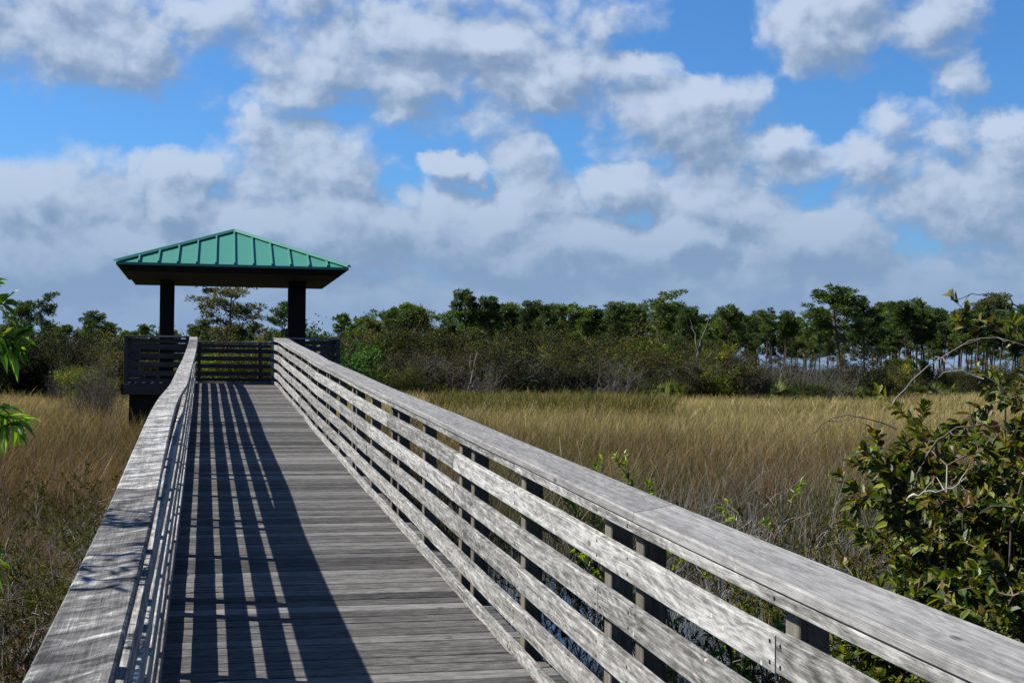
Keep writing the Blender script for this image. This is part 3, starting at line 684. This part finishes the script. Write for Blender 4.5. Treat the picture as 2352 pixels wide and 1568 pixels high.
for i, x in enumerate(range(1660, 2400, 95)):
    put('broadleaf_tree', MM[rp.choice([0, 1, 2, 3])], 8, x + rp.uniform(-9, 9), 822 + rp.uniform(-12, 16), 130 + rp.uniform(-4, 10), 'rounded dark tree beneath the slender right hand pines', 'tree', 'rounded trees beneath the right pines', rp.uniform(.9, 1.3))
for i, x in enumerate(range(-20, 290, 30)):
    put('broadleaf_tree', MM[rp.choice([0, 1, 3, 0])], 8, x + rp.uniform(-9, 9), 748 + rp.uniform(-12, 20), 88 + rp.uniform(-4, 8), 'dark leafy tree in the wood left of the platform', 'tree', 'leafy trees left of the platform', rp.uniform(.8, 1.))
for i, x in enumerate(range(800, 1660, 26)):
    put('pine_tree', PM[rp.choice([0, 1, 3, 5, 8, 10, 9, 2])], 13, x + rp.uniform(-9, 9), 726 + rp.uniform(-26, 26), 135 + rp.uniform(-12, 20), 'dark round topped pine filling the wood between the pavilion and the bare snag', 'pine', 'pines of the middle wood', rp.uniform(.9, 1.25))
for i, x in enumerate(range(715, 1640, 37)):
    k = rp.choice([0, 5, 0, 1, 2]); bush(x + rp.uniform(-9, 9), 765 + rp.uniform(-28, 22), 102 + rp.uniform(-3, 8), k,
      'tall dark shrub standing behind the front of the thicket', 'tall shrubs behind the thicket', rp.uniform(.85, 1.1))
for i, x in enumerate(range(1640, 2400, 32)):
    k = rp.choice([0, 5, 0, 1, 2]); bush(x + rp.uniform(-9, 9), 846 + rp.uniform(-10, 10), 128 + rp.uniform(-6, 20), k,
      'low dim shrub under the slender pines', 'low shrubs under the right pines', rp.uniform(1.1, 1.5))
for i, x in enumerate(range(-30, 290, 24)):
    k = rp.choice([0, 5, 0, 5, 2]); bush(x + rp.uniform(-9, 9), 758 + rp.uniform(-18, 16), 78 + rp.uniform(-4, 8), k,
      'dark evergreen shrub in the wood left of the pavilion', 'dark shrubs left of the pavilion', rp.uniform(.7, .9))
for i, x in enumerate(range(300, 720, 30)):
    k = rp.choice([0, 1, 5, 7, 2]); bush(x + rp.uniform(-9, 9), 785 + rp.uniform(-22, 16), 70 + rp.uniform(-4, 6), k,
      'tangled shrub seen under and beyond the pavilion', 'shrubs beyond the pavilion', rp.uniform(.7, .9))
# grey bare thickets
for x, top, d, s, lab in [(235, 800, 38, 31, 'grey leafless bush beside the left end of the pavilion platform'), (200, 828, 40, 32, 'smaller grey leafless bush, left of the one by the platform'), (135, 840, 62, 33, 'pale bare twigs of a dead bush in front of the dark left wood')]:
    wd = make_twigs(s, 3.5, 2.6, 700); o = thing('bare_bush', lab, 'bush', [('twigs', wd, 'bark')], at(x, d, ZG)); k = (zat(x, top, d) - ZG) / 3.3; o.scale = (k * .55, k * .55, k)
tw = make_twigs(34, 3.5, 3.0, 500, (.13, .12, .105), .016); twm = tw.mesh('twigs', M['bark'])
for x in range(960, 2010, 75):
    b = at(x + rp.uniform(-20, 20), 85 + rp.uniform(-2, 3), ZG); o = tag(empty('bare_bush', b, rp.uniform(0, 6)), 'leafless pale twigged bush at the front of the far thicket', 'bush', 'bare bushes in front of the thicket')
    c = bpy.data.objects.new('twigs', twm); C.objects.link(c); c.parent = o; s = rp.uniform(.8, 1.15); o.scale = (s, s, s * rp.uniform(.8, 1))
# bare snag
g = np.random.default_rng(77); mb = MB(); b = np.array(at(1600, 92, ZG)); hs = zat(1630, 715, 92) - ZG
t0 = np.array([(0, 0, 0), (.1, 0, hs * .2), (-.1, 0, hs * .4), (.15, 0, hs * .55), (.35, 0, hs * .7), (.75, 0, hs * .85), (.95, 0, hs)])
t1 = np.array([(.15, 0, hs * .55), (.0, 0, hs * .63), (-.1, 0, hs * .7), (-.05, .1, hs * .76), (-.3, .1, hs * .82), (-.3, .1, hs * .86), (-.5, .1, hs * .93)])
t2 = np.array([(-.1, 0, hs * .4), (.3, 0, hs * .44), (.6, 0, hs * .5), (.9, .1, hs * .52), (1.1, .1, hs * .57), (1.3, .1, hs * .56), (1.5, .1, hs * .6)])
tubes(mb, [t0], [np.array([.2, .18, .16, .13, .08, .05, .02])], 7, (.10, .085, .07)); tubes(mb, [t1, t2], [np.linspace(.06, .015, 7)] * 2, 5, (.17, .16, .14))
m2 = make_twigs(78, hs * .55, 2., 200)
thing('dead_tree', 'bare dead snag with a forked pointed top in the middle of the wood', 'dead tree', [('trunk', mb, 'bark'), ('twigs', m2, 'bark')], tuple(b))
# leaning dead trunks in the thicket
for i, (x, d, L, lean, lab) in enumerate([(1410, 84.5, 1.6, .35, 'pale broken trunk leaning right at the edge of the thicket'), (1060, 84, 3.2, .35, 'pale thin trunk slanting up through the left thicket'), (1120, 84, 2.2, -.2, 'short whitish trunk upright in the left thicket'), (1335, 84, 1.8, 1.6, 'pale fallen limb low at the edge of the sedge'), (1745, 85, 3., .4, 'thin pale trunk leaning in the right thicket')]):
    mb = MB(); g = np.random.default_rng(90 + i); q = limb(g, (0, 0, 0), (lean * r0[0], lean * r0[1], 1), L + .6, 8, .16); tubes(mb, [q], [np.linspace(.06, .025, 8)], 6, (.17, .155, .135))
    q2 = limb(g, q[4], (-lean, 0, .8), L * .4, 8, .2); tubes(mb, [q2], [np.linspace(.04, .015, 8)], 5, (.17, .155, .135)); thing('dead_tree', lab, 'dead tree', [('trunk', mb, 'bark')], at(x, d, ZG))
# palms: fans of pointed blades
def fan(g, mb, c, d, r, cols, n=22):
    d = np.array(d, float); d /= np.linalg.norm(d); s = np.cross(d, rdir(g, 1)[0]); s /= np.linalg.norm(s); t = np.linspace(-1.9, 1.9, n)
    D = np.cos(t)[:, None] * d + np.sin(t)[:, None] * s; nn = np.cross(d, s)
    cards(mb, np.repeat([c], n, 0), D, np.repeat([nn], n, 0) + g.normal(0, .2, (n, 3)), r * g.uniform(.8, 1, n), r * .12, vary(g, n, cols, s=.15))
def make_palm(seed, trunk, nf, r, cols):
    g = np.random.default_rng(seed); wd, fo = MB(), MB(); P_ = []
    if trunk: tubes(wd, [limb(g, (0, 0, 0), (0, 0, 1), trunk, 6, .03)], [np.linspace(.17, .13, 6)], 7, (.11, .095, .08))
    for i in range(nf):
        a = g.uniform(0, 6.28); e = g.uniform(-.5, 1.3); d = np.array([math.cos(a), math.sin(a), e]); d /= np.linalg.norm(d); L = g.uniform(.5, 1.)
        c0 = np.array([0, 0, trunk]) + (0 if trunk else 1) * np.array([g.normal(0, .5), g.normal(0, .5), 0]); q = np.array([c0, c0 + d * L * .5, c0 + d * L]); P_.append(q); fan(g, fo, q[-1], d, r, cols)
    tubes(wd, P_, [np.linspace(.02, .012, 3)] * len(P_), 4, (.06, .07, .02)); return wd, fo
PALC = [(.06, .085, .02), (.085, .10, .025), (.035, .055, .015), (.13, .13, .05)]
for i, (x, d, tr_, top, lab) in enumerate([(1850, 105, 3.8, 0, 'cabbage palm with a yellow green head left of the tallest pine'), (2058, 108, 2.6, 0, 'dark cabbage palm right of the tallest pine'), (2105, 112, 2.5, 0, 'second dark cabbage palm, nearer the right edge')]):
    wd, fo = make_palm(50 + i, tr_, 30, .6, PALC if i == 0 else PALC[2:3] + PALC[:1]); thing('cabbage_palm', lab, 'palm', [('trunk', wd, 'bark'), ('fronds', fo, 'brush')], at(x, d, ZG))
pw, pf = make_palm(60, 0, 46, .75, PALC); pm = (pw.mesh('stalks', M['bark']), pf.mesh('fronds', M['brush']))
for i, (x, d, s) in enumerate([(1350, 84, .9), (1500, 84, 1.2), (1515, 85, 1.3), (1840, 84, 1.1), (1870, 84, 1.3), (1905, 84.5, 1.3), (1940, 84, 1.2), (1975, 84.5, 1.1), (2000, 84, .8), (1320, 84, .7), (1780, 84, .7), (2090, 108, 1.3), (2150, 112, 1.2), (1600, 84, .7), (1230, 84, .7)]):
    o = tag(empty('saw_palmetto', at(x, d, ZG), rp.uniform(0, 6)), 'clump of fan leaved palmetto at the foot of the far thicket', 'palmetto', 'palmettos at the foot of the thicket')
    for nm, me in zip(('stalks', 'fronds'), pm): c = bpy.data.objects.new(nm, me); C.objects.link(c); c.parent = o
    o.scale = (s, s, s * 1.15)

# ---------------------------------------------------------------- sedge field
def nz(x, y, s, ph=0.): return np.sin(x * s + ph + 2 * np.sin(y * s * .63 + ph)) * np.cos(y * s * 1.1 + ph * 2 + 1.5 * np.sin(x * s * .5))
def sedge(n, dmin, dmax, hh, wd, cols_fn, seed, az=(-11.5, 37.5), clump=0, power=1.):
    g = np.random.default_rng(seed); mb = MB()
    d = np.sqrt(g.uniform(dmin ** 2, dmax ** 2, n)) if power == 1 else dmin * (dmax / dmin) ** g.random(n)
    a = np.radians(g.uniform(az[0], az[1], n)); x, y = d * np.sin(a), d * np.cos(a)
    ok = ~((x > -.35) & (x < 1.75) & (y < 30.5)) & ~((x > -1.75) & (x < 3.05) & (y > 30.3) & (y < 35.6)); 
    ok &= g.random(n) < (np.clip((d - 8.5 + 5 * nz(x, y, .55, 4.)) / 9, .12, 1) * (1 - .85 * np.clip(wet(x, y) * 1.2, 0, 1))); x, y, d = x[ok], y[ok], d[ok]; n = len(x)
    h = hh(d, x, y) * g.uniform(.45, 1.08, n) * np.where(g.random(n) < .03, 1.22, 1); w = wd(d) * g.uniform(.7, 1.3, n)
    lean = g.normal(0, .2, (n, 2)) + np.array([.03, 0]); th = g.uniform(0, math.pi, n)
    S = np.stack([np.cos(th), np.sin(th), np.zeros(n)], 1) * w[:, None] * .5
    b = np.stack([x, y, np.full(n, -2.02)], 1); m = b + np.stack([lean[:, 0] * h * .4, lean[:, 1] * h * .4, h * .55], 1); l2 = lean * 1.3 + g.normal(0, .16, (n, 2)); bent = g.random(n) < .10; l2[bent] *= 2.4; t = b + np.stack([l2[:, 0] * h, l2[:, 1] * h, h * np.where(bent, .78, 1)], 1)
    V = np.stack([b - S, b + S, m - S * .9, m + S * .9, t - S * .25, t + S * .25], 1).reshape(-1, 3)
    i = (np.arange(n) * 6)[:, None]; f = np.concatenate([i + np.array([[0, 1, 3, 2]]), i + np.array([[2, 3, 5, 4]])])
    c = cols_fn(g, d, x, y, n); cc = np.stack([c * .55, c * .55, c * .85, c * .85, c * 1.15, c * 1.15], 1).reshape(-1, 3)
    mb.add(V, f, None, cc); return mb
TAN, BRN, GRY, GRN, OLV = np.array([.25, .185, .090]), np.array([.092, .062, .033]), np.array([.17, .16, .145]), np.array([.05, .06, .012]), np.array([.105, .088, .026])
def cf(g, d, x, y, n):
    t = np.clip((d - 17 - 6 * nz(x, y, .35)) / 30, 0, 1)[:, None]
    c = BRN * (1 - t) + TAN * t
    near = np.clip((13 - d + 3 * nz(x, y, .8, 1.)) / 6, 0, 1)
    near = np.clip(near + wet(x, y) * .8, 0, 1); gry = g.random(n) < near * .8; c[gry] = GRY * g.uniform(.5, 1.2, (gry.sum(), 1))
    ol = (nz(x, y, .22, 3.) + g.normal(0, .35, n) + np.clip((20 - d) / 25, 0, .5)) > .75; c[ol] = OLV * .9
    gn = (nz(x, y, .9, 5.) + g.normal(0, .35, n) > .8) & (d < 26); c[gn] = GRN * g.uniform(.8, 1.5, (gn.sum(), 1))
    left = (x < -1.)[:, None] & (g.random((n, 1)) < .6); c = np.where(left, c * np.array([.80, .68, .82]), c)
    patch = 1 + .22 * nz(x, y, .6, 7.) + .16 * nz(x, y, 1.9, 2.5)
    return c * patch[:, None] * np.exp(g.normal(0, .36, (n, 1))) * np.exp(g.normal(0, .06, (n, 3)))
hh = lambda d, x, y: np.clip(.98 + .10 * nz(x, y, .4) + .09 * nz(x, y, 1.3, 2.) + .05 * nz(x, y, 3.1, 1.), .6, 1.25) * np.clip(.52 + (d - 8) * .06, .52, 1.)
wf = lambda d: .0026 + .00024 * d
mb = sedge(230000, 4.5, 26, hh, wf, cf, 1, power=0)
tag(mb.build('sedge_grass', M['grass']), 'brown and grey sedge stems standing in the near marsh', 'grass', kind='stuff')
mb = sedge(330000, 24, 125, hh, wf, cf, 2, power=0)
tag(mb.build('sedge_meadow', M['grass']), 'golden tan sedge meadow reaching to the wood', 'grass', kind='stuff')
def cd(g, d, x, y, n): return vary(g, n, [(.10, .085, .02), (.07, .06, .015), (.12, .10, .03), (.05, .06, .015)], s=.25)
g = np.random.default_rng(9)
mb = sedge(12000, 46, 62, lambda d, x, y: 1.28 + .12 * nz(x, y, 2.), lambda d: .035 + 0 * d, cd, 3, az=(9.5, 19.5))
tag(mb.build('cattail_bed', M['grass']), 'darker olive reed bed in a strip across the middle of the meadow', 'reeds', kind='stuff')

# ---------------------------------------------------------------- near plants
def sprig(g, wd, fo, p0, d, L, nl, ll, lw, cols, r=.004, wob=.12, lift=0., bark=(.12, .09, .06), droop=.1, ang=.9, sub=0, start=.15):
    q = limb(g, p0, d, L, 9, wob, lift); tubes(wd, [q], [np.linspace(r, r * .35, 9)], 5, vary(g, 1, [bark], s=.2))
    t = g.uniform(start, 1, nl) ** .8; K = np.linspace(0, 1, 9)
    P = np.stack([np.interp(t, K, q[:, j]) for j in range(3)], 1); T = q[-1] - q[0]; T /= np.linalg.norm(T)
    s = rdir(g, nl); s -= (s @ T)[:, None] * T; s /= np.linalg.norm(s, axis=1, keepdims=True) + 1e-6
    D = T * math.cos(ang) + s * math.sin(ang) + g.normal(0, .15, (nl, 3)); N_ = s * -.3 + np.array([0, 0, 1.]) + g.normal(0, .35, (nl, 3))
    leaves(fo, P, D, N_, ll * g.uniform(.6, 1.15, nl), lw * g.uniform(.7, 1.15, nl), vary(g, nl, cols, s=.25), .22, droop)
    for _ in range(sub):
        k = g.integers(2, 8); dd = T + rdir(g, 1)[0] * .9
        sprig(g, wd, fo, q[k], dd, L * g.uniform(.3, .6), max(4, int(nl * .55)), ll, lw, cols, r * .6, wob, lift, bark, droop, ang, 0, start)
    return q
MYR = [(.035, .055, .010), (.12, .125, .016), (.028, .042, .008), (.11, .072, .014), (.07, .09, .014), (.13, .125, .018)]
MYW = MYR
def myrtle(seed, base, h, w, ns, nl=26, lab='', cols=MYR, ll=.056, lw=.026, lean=(0, 0)):
    g = np.random.default_rng(seed); wd, fo = MB(), MB()
    for i in range(ns):
        a = g.uniform(0, 6.28); b = np.array([math.cos(a), math.sin(a), 0]) * g.uniform(0, w * .3)
        q = limb(g, b, (math.cos(a) * .24 + lean[0], math.sin(a) * .24 + lean[1], 1), h * g.uniform(.5, .95), 9, .11)
        rr = np.hypot(q[:, 0], q[:, 1]) + 1e-6; q[:, :2] *= np.minimum(1, w * .42 / rr)[:, None]
        tubes(wd, [q], [np.linspace(.010, .004, 9)], 5, vary(g, 1, [(.16, .14, .12), (.07, .055, .045), (.28, .26, .24)], s=.2))
        for k in range(2, 9):
            for _ in range(3):
                a2 = g.uniform(0, 6.28); sprig(g, wd, fo, q[k], (math.cos(a2), math.sin(a2), g.uniform(-.2, .9)), w * g.uniform(.16, .36), nl, ll, lw, cols, .0035, sub=2)
    return thing('wax_myrtle', lab, 'shrub', [('stems', wd, 'bark'), ('foliage', fo, 'gloss')], base)
A = lambda x, d: at(x, d, -2.0)
myrtle(101, A(2465, 5.7), 2.25, 1.35, 24, 36, lab='dense glossy wax myrtle filling the right edge beside the handrail')
myrtle(102, A(2350, 5.6), 1.95, 1.0, 17, 36, lab='wax myrtle next to the densest one, nearer the meadow')
myrtle(103, A(2440, 5.0), 1.8, 1.15, 18, 36, lab='low dark wax myrtle just outside the right handrail')
myrtle(104, A(2570, 6.9), 2.0, 1.6, 16, 36, lab='taller wax myrtle behind the densest one at the frame edge')
myrtle(105, A(2215, 5.8), 1.9, .45, 9, 32, lab='small wax myrtle at the left foot of the others')
myrtle(106, A(2240, 5.4), 1.3, .8, 12, 32, lab='lowest wax myrtle close behind the handrail')
# arching bare twigs over the myrtle
def twig(lab, pts, r, col=(.17, .15, .13)):
    mb = MB(); P = np.array([np.array(ray(x, y)) / math.hypot(*ray(x, y)[:2]) * d for x, y, d in pts]); n = 16
    t = np.linspace(0, 1, len(P)); f = [_spline(t, P[:, j]) for j in range(3)]; tt = np.linspace(0, 1, n); q = np.stack([f[j](tt) for j in range(3)], 1)
    g = np.random.default_rng(int(pts[0][0])); q[1:-1] += g.normal(0, .004, (n - 2, 3)); tubes(mb, [q], [np.linspace(r, r * .35, n)], 5, col)
    for k in (5, 9, 12): s = limb(g, q[k], q[k] - q[k - 1] + rdir(g, 1)[0] * .05, .08, 4, .3); tubes(mb, [s], [np.linspace(r * .5, r * .2, 4)], 4, col)
    o = mb.build('twig', M['bark']); tag(o, lab, 'twig'); return o
twig('thin dark twig arching against the sky at the right edge', [(2430, 800, 5.3), (2352, 712, 5.3), (2300, 680, 5.3), (2240, 673, 5.3), (2190, 688, 5.3)], .0035, (.06, .05, .045))
twig('long grey branch rising right across the pine stand', [(2050, 930, 5.4), (2110, 860, 5.4), (2180, 810, 5.4), (2260, 777, 5.4), (2420, 812, 5.4)], .0035)
twig('pale twig angling up from the myrtle top toward the left', [(2260, 870, 5.1), (2200, 850, 5.1), (2170, 825, 5.1), (2140, 820, 5.1)], .003, (.3, .28, .26))
twig('brown twig bowing left out over the sedge', [(2060, 985, 5.2), (1990, 962, 5.2), (1920, 955, 5.2), (1870, 990, 5.2), (1830, 1040, 5.2)], .003, (.09, .07, .06))
twig('thick brown branch curving through the myrtle', [(2100, 1120, 4.8), (2130, 1040, 4.8), (2200, 985, 4.8), (2300, 975, 4.8)], .006, (.09, .065, .055))
twig('whitish twig crossing the lower myrtle', [(2085, 1150, 4.6), (2110, 1130, 4.6), (2180, 1125, 4.6), (2220, 1095, 4.6)], .004, (.34, .31, .28))
# willow at the left edge, stems outside the frame
g = np.random.default_rng(200); wd, fo = MB(), MB(); WIL = [(.07, .16, .012), (.12, .21, .018), (.035, .09, .010), (.17, .24, .03)]
wb = np.array(at(-330, 4.9, -2.0))
def wpt(x, y, d): v = np.array(ray(x, y)); return v / math.hypot(v[0], v[1]) * d - wb
main = np.array([(0, 0, 0), (.05, .0, .8), (.0, .05, 1.5), (.05, .1, 2.2), (.0, .1, 2.9), (.05, .1, 3.4)]); tubes(wd, [main], [np.linspace(.03, .01, 6)], 6, (.12, .10, .07))
for (x, y, k, nl) in [(-12, 640, 3, 12), (50, 765, 3, 30), (30, 800, 3, 26), (20, 690, 3, 18), (62, 945, 3, 34), (50, 975, 3, 20), (8, 1270, 2, 22), (-20, 1390, 2, 12)]:
    tip = wpt(x, y, 4.9); p0 = main[k] if k < 5 else main[4]; d = tip - p0; L = np.linalg.norm(d)
    sprig(g, wd, fo, p0, d, L, int(nl * .65), .105, .025, WIL, .006, .03, 0., (.10, .09, .03), .25, .95, 0, start=.80 if x > 0 else .6)
for i in range(26):                       # upper boughs out of frame that shade the left handrail
    k = g.integers(3, 6); a = g.uniform(-1.2, 1.2); sprig(g, wd, fo, main[k] + (-.1, 0, 0), (-math.cos(a) * .6, math.sin(a), g.uniform(-.1, .5)), g.uniform(.3, .6), 24, .12, .022, WIL, .005, .1, 0, (.10, .09, .03), .25, .9)
for i in range(12):
    sprig(g, wd, fo, main[g.integers(3, 5)] + (-.1, 0, 0), (g.uniform(-.35, .05), -1, g.uniform(-.35, .25)), g.uniform(.5, 1.1), 22, .12, .024, WIL, .005, .08, 0, (.10, .09, .03), .25, .9)
thing('willow', 'bright green willow sprays hanging in at the left edge of the view', 'willow', [('stems', wd, 'bark'), ('foliage', fo, 'willow')], tuple(wb))
# lime sapling and leafy sprout beyond the right handrail
def sapling(seed, base, h, n, ll, lw, cols, lab, name='sapling', lean=(0, 0), nl=40, w=.35):
    g = np.random.default_rng(seed); wd, fo = MB(), MB()
    for i in range(n):
        q = limb(g, (g.normal(0, .06), g.normal(0, .06), 0), (g.normal(0, .15) + lean[0], g.normal(0, .15) + lean[1], 1), h * g.uniform(.6, 1), 9, .09); tubes(wd, [q], [np.linspace(.009, .003, 9)], 5, (.09, .07, .04))
        for k in range(3, 9):
            a = g.uniform(0, 6.28); sprig(g, wd, fo, q[k], (math.cos(a), math.sin(a), .6), w * g.uniform(.5, 1), nl, ll, lw, cols, .003, sub=1)
    return thing(name, lab, 'plant', [('stems', wd, 'bark'), ('foliage', fo, 'willow')], base)
LIME = [(.16, .22, .014), (.22, .26, .02), (.09, .14, .012)]
sapling(301, A(1600, 7.6), 1.65, 5, .042, .013, LIME, 'lime green feathery sapling leaning left behind the handrail', lean=(-.28, 0), nl=46)
sapling(302, A(1700, 7.4), 1.4, 4, .04, .012, LIME, 'lime green sapling upright beside the leaning one', nl=20, w=.22)
sapling(303, A(1930, 5.4), 1.28, 2, .085, .022, [(.12, .22, .05), (.18, .27, .09), (.05, .12, .03)], 'sprout with long pale green leaves above the handrail', nl=9, w=.2)
sapling(304, A(1800, 5.2), .95, 4, .07, .02, [(.05, .13, .02), (.08, .16, .02)], 'leafy green plant seen through the gaps below the handrail', nl=16, w=.3)
sapling(305, A(1560, 5.0), .8, 4, .06, .02, [(.06, .14, .02), (.05, .09, .02)], 'low green plant behind the lower slats', nl=16, w=.3)
# near shrubs in the marsh at left and behind the rails
SB = [(.085, .085, .014), (.060, .065, .012), (.11, .095, .018)]
def marsh(seed, x, d, h, w, lab, cols, n=5, nl=34, ll=.04, lw=.008, cat='shrub'):
    g = np.random.default_rng(seed); wd, fo = MB(), MB()
    for i in range(n * 3):
        a = g.uniform(0, 6.28); b = np.array([math.cos(a), math.sin(a), 0]) * g.uniform(0, w * .5)
        q = limb(g, b, (g.normal(0, .25), g.normal(0, .25), 1), h * g.uniform(.55, .95), 9, .12); tubes(wd, [q], [np.linspace(.006, .002, 9)], 4, vary(g, 1, [(.10, .08, .05), (.20, .19, .17)], s=.2))
        for k in range(3, 9):
            a2 = g.uniform(0, 6.28); sprig(g, wd, fo, q[k], (math.cos(a2), math.sin(a2), 1.), h * g.uniform(.12, .3), nl, ll, lw, cols, .002, ang=.6, sub=1)
    return thing('marsh_shrub', lab, cat, [('stems', wd, 'bark'), ('foliage', fo, 'brush')], A(x, d))
marsh(401, 175, 8.4, 1.15, .9, 'yellow green bush low beside the left handrail', SB, 7)
marsh(402, 30, 9.5, 1.2, 1., 'olive bush nearer the left edge, behind the yellow green one', SB, 7)
marsh(403, 265, 11.5, 1.15, .8, 'dark green bush against the left handrail, farther along', SB, 6)
marsh(404, 60, 7.2, .95, .9, 'rusty bush at the bottom left corner', [(.07, .04, .018), (.05, .045, .015), (.05, .03, .018)], 7)
marsh(405, 2000, 6.8, 1.3, 1., 'olive bush with a ragged top in front of the myrtle', SB, 7)
marsh(406, 1780, 6.6, 1.15, .9, 'low olive bush seen over the middle of the handrail', SB, 6)
marsh(407, 1330, 8.5, .95, .9, 'dark bush seen through the upper slats', [(.04, .04, .014), (.05, .038, .018)], 6)
marsh(408, 120, 14.0, 1.1, 1.2, 'dull olive bush farther out in the left sedge', [(.05, .05, .014), (.06, .05, .018)], 8)
marsh(409, 1880, 8.6, 1.25, 1.1, 'brownish bush standing in grey sedge right of the lime saplings', [(.055, .045, .016), (.06, .055, .014)], 7)
marsh(410, 1450, 10.5, 1.05, 1.1, 'green brown bush close behind the farther handrail', [(.05, .055, .014), (.055, .045, .018)], 7)
for i, (x, d, s) in enumerate([(180, 7.6, .5), (250, 9.5, .8), (120, 8.8, .7), (60, 8., .6), (290, 12.5, .9), (1900, 8., .9), (1780, 9.5, .9), (1500, 7.5, .7), (2000, 10, .9), (1650, 12, .9), (1450, 10, .8)]):
    wd = make_twigs(500 + i, 1.1 * s + .1, .7, 260, (.30, .28, .26), .004)
    thing('dead_bush', 'grey dead twigs tangled in the sedge left of the boardwalk' if x < 400 else 'grey dead twigs tangled in the sedge right of the boardwalk', 'dead bush', [('twigs', wd, 'bark')], A(x, d), 'dead twigs left of the boardwalk' if x < 400 else 'dead twigs right of the boardwalk')
